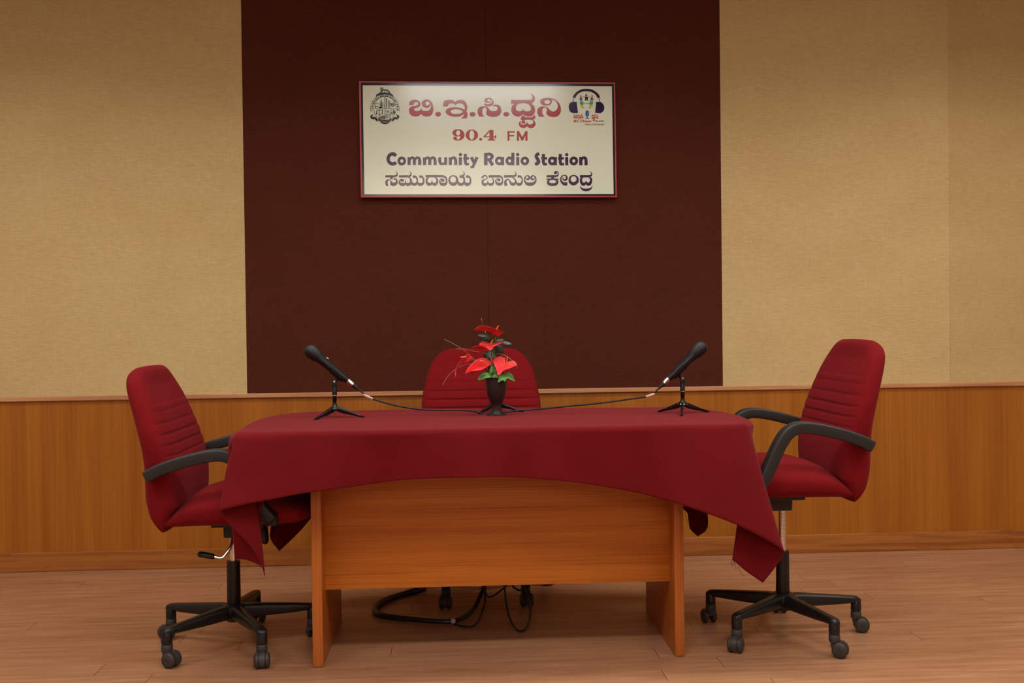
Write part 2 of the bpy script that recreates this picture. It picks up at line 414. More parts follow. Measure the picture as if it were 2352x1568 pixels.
class Ink:
    """flat printed shapes on the board; coordinates are those of a close-up whose corner is (x0, y0), s close-up pixels per photo pixel"""
    def __init__(s, x0, y0, sc): s.o = (x0, y0, sc); s.m = MB(); s.k = 0
    def at(s, x, y, lift=0): 
        p = at(s.o[0]+x/s.o[2], s.o[1]+y/s.o[2], YP); return Vector((p.x, YP-lift, p.z))
    def stroke(s, pts, closed=False, mi=0, sub=8, cap=False, lift=0):
        P = crom(pts, sub, closed) if len(pts) > 2 else pts
        s.k += 1; lift += s.k*2e-5
        n = len(P); L = []; R = []
        for i, (x, y, w) in enumerate(P):
            a = P[(i-1) % n] if closed else P[max(i-1, 0)]; b = P[(i+1) % n] if closed else P[min(i+1, n-1)]
            tx, ty = b[0]-a[0], b[1]-a[1]; d = math.hypot(tx, ty) or 1; nx, ny = -ty/d*w/2, tx/d*w/2
            L.append(s.at(x+nx, y+ny, lift)); R.append(s.at(x-nx, y-ny, lift))
        k = n if closed else n-1
        s.m.add(L+R, [(i, (i+1) % n, n+(i+1) % n, n+i) for i in range(k)], mi)
        if cap:
            for e in (P[0], P[-1]): s.disc(e[0], e[1], e[2]/2, e[2]/2, mi, lift)
        return s
    def disc(s, x, y, rx, ry=None, mi=0, lift=0):
        ry = ry or rx; n = 24; s.k += 1; lift += s.k*2e-5
        s.m.add([s.at(x+rx*math.cos(2*PI*j/n), y+ry*math.sin(2*PI*j/n), lift) for j in range(n)], [tuple(range(n))], mi); return s
    def ring(s, x, y, rx, ry, w, mi=0, lift=0):
        return s.stroke([(x+rx*math.cos(2*PI*j/24), y+ry*math.sin(2*PI*j/24), w) for j in range(24)], True, mi, 2, lift=lift)
    @staticmethod
    def smooth(loop):
        """closed outline; a third value marks a corner"""
        n = len(loop); cs = [i for i in range(n) if len(loop[i]) > 2]
        if not cs: return crom([p[:2] for p in loop], 6, True)
        out = []
        for a, b in zip(cs, cs[1:]+[cs[0]+n]):
            seg = [loop[i % n][:2] for i in range(a, b+1)]
            out += (crom(seg, 6)[:-1] if len(seg) > 2 else seg[:-1])
        return out
    def fill(s, outer, holes=(), mi=0, xf=None, lift=0):
        loops = [s.smooth(outer)]+[s.smooth(h) for h in holes]
        s.k += 1; lift += s.k*2e-5
        if xf: loops = [[xf(*p) for p in l] for l in loops]
        flat = [p for l in loops for p in l]
        tri = tessellate_polygon([[Vector((x, y, 0)) for x, y in l] for l in loops])
        s.m.add([s.at(x, y, lift) for x, y in flat], [tuple(t) for t in tri], mi); return s
    def build(s, name, mat, parent, label=None):
        o = s.m.build(name, mat, parent, sign.location, False)
        me = o.data
        for p in me.polygons:          # the print faces the room
            pass
        if label: o['label'] = label
        return o
def ell(x, y, rx, ry): return [(x+rx*math.cos(2*PI*j/12), y+ry*math.sin(2*PI*j/12)) for j in range(12)]
c = 1
# headline glyph outlines, in two close-ups (first two glyphs / the other three)
BI = ([(120,540,c),(135,460),(190,400),(290,375),(390,395),(450,450),(468,515),(450,568),(400,605),(310,635),(272,662),(290,700),(350,717),(420,708),(470,670),(488,600,c),
       (505,670),(545,705),(620,717),(700,705),(760,650),(788,570),(793,512,c),(770,545),(730,600),(660,622),(590,610),(530,570),(500,500),(520,430),(580,388),(660,372),(740,392),(800,455),(840,550),(852,650),
       (845,740),(810,820),(740,870),(650,885),(570,870),(520,840),(488,805,c),(450,840),(390,872),(310,882),(220,865),(150,800),(122,720),(130,650),(170,598),(240,570),(330,555),(385,530),(400,490),(385,460),(340,445),(290,465),(270,500),(262,540,c)],
      [ell(678,490,64,58)])
II = ([(1145,578,c),(1150,490),(1190,412),(1280,385),(1400,382),(1470,410),(1505,455,c),(1550,410),(1640,380),(1730,385),(1800,425),(1850,500),(1870,590),(1865,660),(1845,718,c),(1875,780),(1880,850),(1865,910),(1840,938,c),(1680,938,c),(1740,890),(1772,845),(1780,805,c),
       (1720,845),(1640,880),(1540,890),(1420,880),(1300,840),(1235,780),(1222,730),(1250,670),(1330,625),(1450,605),(1580,608),(1700,635),(1790,680,c),(1800,620),(1780,560),(1740,512),(1680,490),(1600,490),(1550,510),(1513,560,c),(1490,510),(1440,490),(1370,490),(1310,520),(1290,578,c)],
      [[(1375,735),(1400,690),(1480,665),(1580,665),(1680,690),(1745,735,c),(1680,785),(1580,800),(1460,800),(1395,775)]])
SI = ([(125,758,c),(90,700),(75,630),(90,560),(140,510),(210,492),(280,495),(340,520),(380,570),(430,612),(500,618),(560,605),(590,560),(585,515),(545,492),(500,495),(482,512,c),(482,458,c),(540,450),(610,460),(665,510),(690,590),(680,660),(640,720),(570,755),(480,765),(390,755),(320,715),(298,660),(310,600),(312,560),(295,535),(260,522),(225,540),(200,590),(198,650),(210,705),(250,758,c)], [])
SIM = ([(252,465,c),(258,408,c),(300,432),(360,438),(415,420),(450,375),(452,335),(440,310,c),(430,350),(410,385),(370,405),(310,402),(265,375),(252,340),(275,295),(340,274),(410,282),(465,320),(490,380),(478,440),(430,478),(350,490),(290,482)], [ell(368,340,42,35)])
DHA = ([(940,330,c),(1400,330,c),(1450,322),(1482,290),(1490,250),(1470,205),(1415,170,c),(1490,190),(1540,240),(1555,300),(1540,360),(1500,398),(1462,430,c),(1520,470),(1550,540),(1555,610),(1535,680),(1490,730),(1430,755),(1360,755),(1300,735),(1250,695,c),(1200,735),(1130,758),(1050,745),(980,690),(945,610),(950,530),(985,460),(1035,428,c),(940,432,c)],
       [[(1062,560),(1070,490),(1110,440),(1190,418),(1300,418),(1390,445),(1440,500),(1448,560),(1425,605),(1360,622),(1300,615),(1265,590),(1250,545,c),(1235,590),(1200,615),(1140,620),(1085,600)]])
VA = ([(1190,800),(1210,760),(1255,718,c),(1290,760),(1330,775),(1450,775),(1510,755),(1530,708,c),(1555,740),(1562,780),(1545,815),(1505,840,c),(1550,880),(1570,950),(1545,1010),(1490,1050),(1430,1055),(1380,1035),(1353,1005,c),(1310,1040),(1250,1055),(1190,1035),(1145,985),(1140,930),(1160,890),(1205,865,c),(1185,915),(1200,950),(1250,962),(1310,950),(1340,925),(1352,900,c),(1375,935),(1410,958),(1460,955),(1505,920),(1508,875),(1480,845),(1430,838),(1340,838),(1290,850),(1280,870,c),(1305,890),(1300,925),(1260,940),(1215,930),(1205,905),(1225,875),(1235,860,c),(1200,845),(1188,820)], [])
NI = ([(1665,762,c),(1625,700),(1610,630),(1625,560),(1680,510),(1760,492),(1840,505),(1900,545),(1950,600),(2010,625),(2070,615),(2125,560),(2142,490),(2130,430),(2090,370),(2040,340),(1985,325,c),(1990,370),(1970,430),(1920,465),(1840,475),(1750,460),(1695,410),(1685,360),(1720,310),(1800,280),(1900,275),(2010,295),(2110,345),(2190,440),(2220,540),(2215,640),(2170,720),(2100,760),(2010,768),(1920,750),(1860,700),(1848,650),(1860,600),(1860,560),(1835,525),(1800,525),(1760,550),(1740,610),(1745,680),(1795,762,c)], [ell(1872,382,70,52)])
h = Ink(930, 200, 2352/180)
h.fill(*BI).fill(*II).disc(998, 810, 87, 73).disc(2030, 815, 89, 71)
h2 = Ink(1090, 200, 11.2)
for gph in (SI, SIM, DHA, VA, NI): h2.fill(*gph)
h2.disc(815, 698, 76, 60)
h.m.add(h2.m.v, h2.m.f)
h.build('headline_lettering', M['s_red'], sign, 'large red headline lettering')
z = Ink(1030, 290, 11.76)
z.fill([(105,185),(130,120),(190,85),(270,78),(350,95),(410,150),(435,225),(420,300),(370,355),(290,382),(200,378),(140,345),(128,315),(150,285),(200,282),(232,310),(225,345,c),(250,360),(290,345),(315,300),(318,262,c),(270,272),(200,270),(140,240)], [ell(262,178,55,70)])
z.fill(ell(633,235,168,150), [ell(633,235,65,128)]).disc(872, 347, 43, 37)
z.fill([(945,275,c),(1110,100,c),(1215,98,c),(1215,275,c),(1250,270,c),(1270,230,c),(1288,232,c),(1288,330,c),(1268,330,c),(1250,298,c),(1215,298,c),(1220,345,c),(1262,358,c),(1262,382,c),(1062,382,c),(1062,358,c),(1105,345,c),(1110,298,c),(945,298,c)], [[(1110,150,c),(1110,270,c),(1000,270,c)]])
z.build('frequency_lettering', M['s_red'], sign, 'red 90.4 lettering')
z = Ink(1030, 290, 11.76)
for st in ([(1622,150,55),(1622,368,55)], [(1612,152,36),(1778,152,36)], [(1640,253,34),(1762,253,34)], [(1878,150,55),(1878,368,55)], [(1885,150,58),(1995,355,58)], [(2100,150,58),(1995,355,58)], [(2107,150,55),(2107,368,55)]): z.stroke(st, cap=True)
z.build('frequency_lettering', M['s_red'], sign, 'red FM lettering')

e = Ink(880, 340, 9.8)
e.stroke([(290,175,72),(250,140,80),(200,135,82),(140,165,76),(112,245,76),(140,320,76),(205,355,78),(260,345,78),(290,320,72)])
e.ring(420, 290, 66, 70, 62)
for dx in (0, 347):
    e.stroke([(585+dx,205,70),(585+dx,380,70)])
    e.stroke([(600+dx,262,50),(640+dx,216,55),(688+dx,228,62),(702+dx,285,70),(702+dx,380,70)])
    e.stroke([(715+dx,262,50),(757+dx,216,55),(806+dx,228,62),(822+dx,285,70),(822+dx,380,70)])
e.stroke([(1275,205,64),(1275,300,66),(1298,348,64),(1345,355,50),(1385,330,45)]).stroke([(1408,205,64),(1408,380,64)])
e.stroke([(1512,205,70),(1512,380,70)]).stroke([(1530,255,50),(1570,216,55),(1618,228,62),(1633,285,68),(1633,380,68)])
e.stroke([(1737,205,72),(1737,380,72)]).disc(1740, 147, 39)
e.stroke([(1850,132,70),(1850,300,70),(1868,355,64),(1935,358,50)]).stroke([(1805,232,55),(1930,232,55)])
e.stroke([(1985,203,70),(2062,355,66)]).stroke([(2115,203,68),(2060,330,68),(2018,430,60)]).stroke([(2040,425,46),(1965,430,46)])
e.build('station_lettering', M['s_purple'], sign, 'purple English lettering, first word')
e2 = Ink(1110, 340, 9.408)
e2.stroke([(55,105,75),(55,370,75)]).stroke([(60,135,62),(150,132,65),(195,180,68),(150,240,60),(60,255,55)]).stroke([(125,245,72),(205,370,72)])
e2.ring(345, 275, 62, 66, 58).stroke([(418,190,62),(418,370,62)])
e2.ring(570, 275, 60, 66, 60).stroke([(640,100,65),(640,370,65)])
e2.stroke([(745,192,66),(745,370,66)]).disc(742, 140, 36)
e2.ring(898, 277, 63, 66, 58)
e2.build('station_lettering', M['s_purple'], sign, 'purple English lettering, second word')
e2 = Ink(1110, 340, 9.408)
e2.stroke([(1212,120,68),(1165,138,72),(1145,182,72),(1172,235,72),(1195,288,74),(1170,330,74),(1118,350,66)])
for dx in (0, 364):
    e2.stroke([(1300+dx,128,66),(1300+dx,290,66),(1318+dx,345,62),(1380+dx,345,50)]).stroke([(1254+dx,220,52),(1376+dx,220,52)])
e2.ring(1490, 277, 62, 66, 60).stroke([(1560,190,62),(1560,370,62)])
e2.stroke([(1803,192,66),(1803,370,66)]).disc(1803, 142, 36)
e2.ring(1955, 277, 62, 66, 60)
e2.stroke([(2107,190,70),(2107,370,70)]).stroke([(2125,242,50),(2163,207,55),(2206,218,62),(2220,275,66),(2220,370,66)])
e2.build('station_lettering', M['s_purple'], sign, 'purple English lettering, third word')

k = Ink(880, 385, 11.2)
# sa
k.stroke([(55,222,54),(290,222,54)]).stroke([(290,222,52),(345,200,45),(362,150,28),(345,115,14),(310,92,4)]).stroke([(215,235,62),(215,298,62)])
k.fill([(75,468,c),(55,400),(60,345),(100,305),(150,298),(195,325),(235,370),(280,385),(325,360),(325,315),(300,302),(272,315,c),(272,272,c),(320,270),(365,310),(378,370),(365,420),(310,462),(250,470),(195,450),(178,410),(185,370),(180,335),(155,320),(125,345),(115,400),(140,468,c)])
# mu
k.stroke([(405,222,54),(640,222,54)]).stroke([(640,222,52),(700,205,45),(715,150,28),(700,115,14),(668,92,4)]).disc(492, 325, 44, 38)
k.stroke([(500,292,12),(445,305,22),(424,350,34),(428,400,58),(480,428,80),(535,425,76),(568,390,34),(570,310,4)])
k.stroke([(570,310,4),(578,392,34),(610,425,76),(660,428,80),(705,398,60),(715,330,52),(690,270,35),(650,240,20)])
k.stroke([(762,238,66),(820,228,56),(868,275,42),(878,340,40),(858,405,60),(800,430,76),(745,410,66),(715,345,48)])
k.stroke([(930,232,64),(985,226,52),(1032,275,42),(1042,345,44),(1022,410,62),(965,432,78),(910,418,66),(880,370,40)])
# da + aa
k.stroke([(1090,218,56),(1540,218,56)]).stroke([(1540,218,54),(1605,250,50),(1634,330,40),(1612,410,66),(1548,430,80),(1482,410,64),(1455,345,30),(1480,295,24),(1530,280,16)]).disc(1532, 325, 48, 38)
k.stroke([(1170,235,40),(1122,300,46),(1122,375,58),(1170,425,80),(1225,418,70),(1254,380,34),(1258,325,4)])
k.stroke([(1258,325,4),(1264,380,34),(1290,418,70),(1340,425,80),(1388,375,58),(1388,305,46),(1345,245,34),(1290,230,20)])
# ya
k.stroke([(1800,208,30),(1868,232,42),(1903,300,54),(1885,385,70),(1805,425,86),(1728,390,66),(1702,310,48),(1735,232,36)], True)
k.stroke([(1905,340,50),(1950,412,72),(2005,430,76),(2062,405,58),(2085,340,42),(2078,262,44),(2040,225,52)]).stroke([(1965,230,60),(2045,222,58)])
k.stroke([(2030,205,44),(2075,185,38),(2088,145,24),(2070,112,12),(2042,92,4)])
k.stroke([(2085,350,40),(2115,410,70),(2170,430,80),(2225,405,64),(2250,340,44),(2240,270,44),(2195,225,52),(2132,232,66)])
k2 = Ink(1095, 385, 15.68)
k2.stroke([(185,395,20),(205,345,66),(262,295,52),(325,288,42),(375,335,38),(365,390,34),(290,425,36),(222,465,70),(212,540,80),(250,600,96),(320,605,100),(380,560,54),(400,455,6)])
k2.stroke([(400,455,6),(415,560,54),(470,600,96),(550,595,96),(600,530,56),(598,440,42),(560,365,34)])
k2.stroke([(425,310,82),(850,310,82)]).stroke([(850,310,80),(908,355,60),(930,450,44),(900,560,86),(808,592,116),(722,560,84),(685,470,42),(710,415,28),(780,390,16)]).disc(795, 440, 62, 52)
k2.stroke([(980,310,82),(1340,310,82)]).stroke([(1340,308,78),(1400,278,56),(1410,210,36),(1388,160,18),(1342,120,4)])
k2.stroke([(1062,652,108),(1032,560,92),(1040,478,78),(1090,425,50),(1150,432,42),(1195,490,52),(1230,560,90),(1300,592,112),(1370,575,90),(1402,500,56),(1375,420,46),(1320,365,36),(1270,345,20)])
k2.stroke([(1402,470,50),(1440,560,70),(1500,598,104),(1570,592,106),(1625,530,66),(1640,440,46),(1612,355,52),(1560,312,72),(1475,318,86)])
k2.stroke([(1790,292,36),(1735,350,42),(1718,430,44),(1745,515,66),(1815,580,104),(1925,595,124),(2040,570,104),(2110,500,66),(2132,415,40),(2105,330,38),(2045,285,34)])
k2.stroke([(1825,288,36),(1882,312,54),(1888,375,66),(1845,415,66),(1785,405,40),(1752,360,22),(1770,312,28)], True)
k2.stroke([(2030,290,40),(1975,315,58),(1965,380,66),(2010,422,60),(2065,408,36),(2092,355,20),(2075,310,26)], True)
k3 = Ink(1245, 385, 2352/130)
k3.stroke([(190,355,90),(600,355,90)]).stroke([(600,355,86),(655,310,62),(675,240,42),(650,180,38),(600,152,34)]).disc(562, 205, 64).stroke([(440,380,122),(440,490,122)]).stroke([(185,475,46),(690,475,46)])
k3.stroke([(440,490,24),(320,505,50),(255,560,90),(262,640,112),(340,692,116),(440,700,116),(540,692,116),(615,640,112),(628,560,92),(560,505,50)], True)
k3.stroke([(1050,665,136),(930,672,132),(842,620,100),(785,530,68),(780,440,52),(835,350,48),(920,316,34),(1000,345,60),(1030,420,74),(1000,490,86),(930,515,66),(872,475,44),(862,400,32)])
k3.stroke([(1310,325,46),(1420,365,70),(1475,460,92),(1455,585,114),(1310,668,136),(1172,595,114),(1148,480,84),(1195,370,66)], True)
k3.stroke([(1570,355,92),(1990,355,92)]).stroke([(1990,352,86),(2045,310,62),(2062,240,42),(2032,180,20),(1965,130,4)])
k3.stroke([(1680,390,70),(1625,470,88),(1622,575,100),(1690,675,136),(1770,670,120),(1815,610,60),(1828,540,6)])
k3.stroke([(1828,540,6),(1840,610,60),(1885,670,120),(1965,675,136),(2032,575,100),(2035,470,88),(1975,400,66)])
k3.stroke([(1582,740,6),(1625,845,50),(1720,908,92),(1830,922,106),(1950,905,92),(2045,845,50),(2088,740,6)])
for i_, (kk, wd_) in enumerate(((k, 'first'), (k2, 'second'), (k3, 'third'))): kk.build('regional_lettering', M['s_purple'], sign, 'purple regional script lettering, '+wd_+' word of the lowest line')

# round crest
q = Ink(830, 190, 14.25)
def arc(cx, cy, rx, ry, a0, a1, w, n=16): return [(cx+rx*math.cos(math.radians(a0+(a1-a0)*i/n)), cy+ry*math.sin(math.radians(a0+(a1-a0)*i/n)), w) for i in range(n+1)]
q.stroke(arc(770, 850, 468, 470, 168, 372, 14)); q.ring(772, 840, 366, 392, 14)
for i in range(26):
    a = 172+i*196/26
    q.stroke(arc(770, 860, 422, 436, a, a+196/26*(0.55+0.3*((i*7) % 3)/2), 24+10*((i*5) % 3), 4))
q.stroke([(480,445,30),(560,380,60),(770,350,66),(960,385,60),(1045,445,30)]).stroke([(600,365,40),(650,290,40),(690,235,36)]).stroke([(690,240,26),(780,240,40),(870,255,40),(935,345,50)])
q.ring(665, 200, 38, 30, 26).stroke([(690,270,18),(700,330,18)]).stroke([(760,270,18),(770,330,18)]).stroke([(835,280,18),(850,330,18)])
q.stroke([(772,430,22),(780,1210,18)]).stroke([(420,836,10),(1135,836,10)])
q.fill([(645,540,c),(690,700,c),(700,830,c),(600,830,c),(612,690,c)], mi=1).stroke([(650,520,12),(650,830,10)]).stroke([(690,640,12),(745,740,12),(740,830,10)])
q.stroke([(440,770,34),(540,790,20),(640,820,34)]).stroke([(450,740,10),(490,670,12),(560,700,12),(600,680,10)]).stroke([(455,800,26),(460,830,20)], mi=1)
for x0, hh in ((820, 330), (880, 270), (925, 240)): q.stroke([(x0,838-hh,26),(x0+8,836,22)], mi=1 if x0 > 830 else 0)
q.ring(1030, 720, 50, 55, 30, 1).disc(1030, 720, 26).disc(968, 710, 14, 50)
for x0 in (515, 600, 700): q.stroke([(x0,880,16),(x0-12,960,24),(x0-18,1040,36)], mi=(x0 == 600)*1)
q.stroke([(510,890,20),(710,890,20)]).stroke([(560,1050,24),(640,1060,22)])
q.ring(865, 935, 44, 46, 12).disc(865, 935, 16).ring(980, 985, 42, 42, 12).disc(982, 988, 20, 16).stroke([(945,880,18),(1020,885,18)], mi=1)
q.stroke([(1065,870,14),(1070,960,56),(1075,1020,40)]).stroke([(800,1030,20),(1040,1030,20)], mi=1)
q.fill([(560,1130),(660,1090),(760,1080),(768,1200,c),(680,1190),(600,1165)], mi=1)
for x0 in (820, 870, 940): q.stroke([(x0,1050,24),(x0-10,1170,24)], mi=1)
q.stroke([(385,1030,16),(350,1075,44),(322,1110,60),(370,1160,66),(440,1150,66),(490,1195,66),(530,1240,60)]).stroke([(1145,1030,16),(1185,1075,44),(1212,1110,60),(1165,1160,66),(1095,1155,66),(1045,1200,66),(1005,1245,60)])
q.stroke([(555,1200,60),(660,1240,66),(770,1258,70),(880,1240,66),(985,1200,60)]).stroke([(620,1280,16),(700,1318,40),(770,1332,54),(850,1318,40),(930,1275,16)])
q.stroke([(590,1215,14),(770,1270,18),(950,1215,14)], mi=1, lift=0.0003).disc(525, 1250, 16, 22, 1, 0.0003).disc(1012, 1250, 16, 22, 1, 0.0003)
q.build('crest', [M['s_ink'], M['s_grey']], sign, 'round grey crest with ribbon below')

# headphone emblem
w = Ink(1295, 190, 14.2545)
MATS = [M['s_navy'], M['s_brred'], M['s_lblue'], M['s_green'], M['s_yellow'], M['s_blue'], M['s_ink'], M['s_orange']]
w.stroke([(325,495,88),(380,400,85),(470,312,82),(600,252,82),(740,238,85),(880,252,82),(1000,308,82),(1100,400,85),(1152,495,88)])
w.stroke([(312,510,24),(305,635,24)]).stroke([(1160,510,24),(1175,635,24)])
w.fill([(250,630,c),(420,620,c),(465,992,c),(300,995,c),(205,940),(160,800),(185,690)]).fill([(1060,625,c),(1215,632,c),(1290,700),(1325,800),(1300,920),(1200,997,c),(1025,985,c)])
w.disc(735, 408, 37, 38, 1).fill([(680,455,c),(800,455,c),(785,520,c),(795,610,c),(740,550,c),(685,610,c),(700,520,c)])
for sg in (-1, 1):
    X = lambda x: 740+sg*(x-740)
    w.stroke([(X(690),460,12),(X(640),455,12),(X(580),490,12)], mi=6)
    w.disc(X(553), 440, 22, 36, 1).fill([(X(500),545,c),(X(545),490,c),(X(585),490,c),(X(605),550,c),(X(550),560,c)])
    w.fill([(X(530),550,c),(X(605),550,c),(X(635),640,c),(X(530),640,c)], mi=2)
    w.fill([(X(515),640,c),(X(635),640,c),(X(645),720,c),(X(545),720,c)], mi=3).stroke([(X(640),675,20),(X(735),678,14)], mi=3)
    w.fill([(X(545),718,c),(X(645),718,c),(X(630),775,c),(X(555),770,c)], mi=4).stroke([(X(548),765,20),(X(535),800,16)], mi=7).stroke([(X(618),775,34),(X(632),855,18)], mi=1)
w.stroke([(765,965,116),(765,1050,116)], mi=5, cap=True).stroke([(765,1105,40),(765,1165,26)], mi=5).stroke([(705,1172,18),(770,1165,26),(835,1168,18)], mi=5)
w.stroke([(730,1000,14),(730,1060,14)], mi=0, lift=0.0003).stroke([(800,1000,14),(800,1060,14)], mi=0, lift=0.0003)
f1 = lambda x, y: (318+(x-115)*0.0715*1.9*0.88, 1045+(y-370)*0.142*1.32)
def fit(src, dst):
    (a0, b0, a1, b1), (c0, d0, c1, d1) = src, dst
    return lambda x, y: (c0+(x-a0)/(a1-a0)*(c1-c0), d0+(y-b0)/(b1-b0)*(d1-d0))
fa = fit((115, 370, 860, 940), (318, 1045, 440, 1175)); fb = fit((1140, 370, 1885, 940), (430, 1045, 540, 1190))
fc = fit((70, 270, 695, 768), (535, 1020, 640, 1165)); fd = fit((935, 165, 2225, 1060), (910, 1010, 1130, 1250))
w.fill(*BI, mi=1, xf=fa).fill(*II, mi=1, xf=fb).fill(*SI, mi=1, xf=fc).fill(*SIM, mi=1, xf=fc)
for gph in (DHA, VA, NI): w.fill(*gph, mi=1, xf=fd)
def font_tris(txt):
    cu = bpy.data.curves.new('t', 'FONT'); cu.body = txt; o = bpy.data.objects.new('t', cu); COL.objects.link(o)
    dg = bpy.context.evaluated_depsgraph_get(); me = bpy.data.meshes.new_from_object(o.evaluated_get(dg))
    v = [(p.co.x, p.co.y) for p in me.vertices]; f = [tuple(p.vertices) for p in me.polygons]
    bpy.data.objects.remove(o); bpy.data.meshes.remove(me); bpy.data.curves.remove(cu); return v, f
def typeset(ink, txt, bx, mi):
    v, f = font_tris(txt)
    if not v: return
    x0, x1 = min(p[0] for p in v), max(p[0] for p in v); y0, y1 = min(p[1] for p in v), max(p[1] for p in v)
    ft = fit((x0, y1, x1, y0), bx)
    for d in (0, 6):
        ink.m.add([ink.at(ft(*p)[0]+d, ft(*p)[1]) for p in v], f, mi)
typeset(w, 'BEC Dhwani', (320, 1212, 890, 1292), 1)
typeset(w, '90.4 FM', (1030, 1235, 1295, 1282), 6)
typeset(w, 'Voice of Karnataka', (680, 1325, 1315, 1388), 7)
w.build('headphone_emblem', MATS, sign, 'navy headphone emblem with small figures and red words')

# ------------------------------------------------------------------ the desk
desk = thing('desk', 'orange brown wooden desk with slab sides under the maroon cloth', 'desk', (0.125, 3.61, 0))
ZT = 0.775
TOP = [(0.06,3.25),(-0.4,3.25),(-0.62,3.251),(-0.69,3.257),(-0.722,3.285),(-0.735,3.36),(-0.743,3.5),(-0.745,3.65),(-0.735,3.8),(-0.70,3.93),(-0.63,4.02),(-0.5,4.065),(-0.2,4.07),(0.13,4.055),(0.42,4.025),(0.7,3.995),(0.84,3.96),(0.93,3.9),(0.975,3.78),(0.995,3.6),(0.988,3.42),(0.965,3.31),(0.92,3.262),(0.84,3.25),(0.5,3.25)]
def inset(p, d):
    v = Vector((p[0]-0.125, p[1]-3.65)); v *= (1-d/v.length); return (v.x+0.125, v.y+3.65)
tp = [inset(p[:2], 0.022) for p in crom(TOP, 5, True)]
ring = lambda z, d: [(*inset(p, d), z) for p in tp]
MB().add(*loft([ring(0.738, 0.006), ring(0.742, 0.003), ring(0.750, 0.003), ring(0.758, 0.010), ring(0.766, 0.026), ring(0.7715, 0.055)])).build('tabletop', M['desk'], desk, desk.location)
for x0, x1 in ((-0.483, -0.450), (0.706, 0.737)):
    o = MB().add(*box(x0, x1, 3.362, 3.872, 0.0, 0.743, 0.003)).build('side_panel', M['deskside'], desk, desk.location)
    MB().add(*box(x0-0.0015, x1+0.0015, 3.338, 3.364, 0.0, 0.743, 0.009)).build('edge_band', M['deskedge'], o)['label'] = 'lighter rounded front edge'
    o2 = o.children[0]; o2.location = -Vector(desk.location)
mp = MB().add(*box(-0.452, 0.708, 3.42, 3.438, 0.235, 0.742, 0.0015)).build('modesty_panel', M['desk'], desk, desk.location)
ed_ = MB().add(*box(-0.451, 0.707, 3.4185, 3.4395, 0.2325, 0.236, 0.0006)).build('edge_band', M['deskedge'], mp); ed_.location = -Vector(desk.location); ed_['label'] = 'thin lighter edging along the bottom'
m = MB().add(*[[at(1481+dx, 1335-dy, 3.4194) for dx, dy in ((-4,-1),(-3,2),(0,3),(3,1),(5,-1))], [(0,1,2,3,4)]])
m.build('chip', M['mark'], mp, desk.location, False)['label'] = 'small dark chip on lower edge'

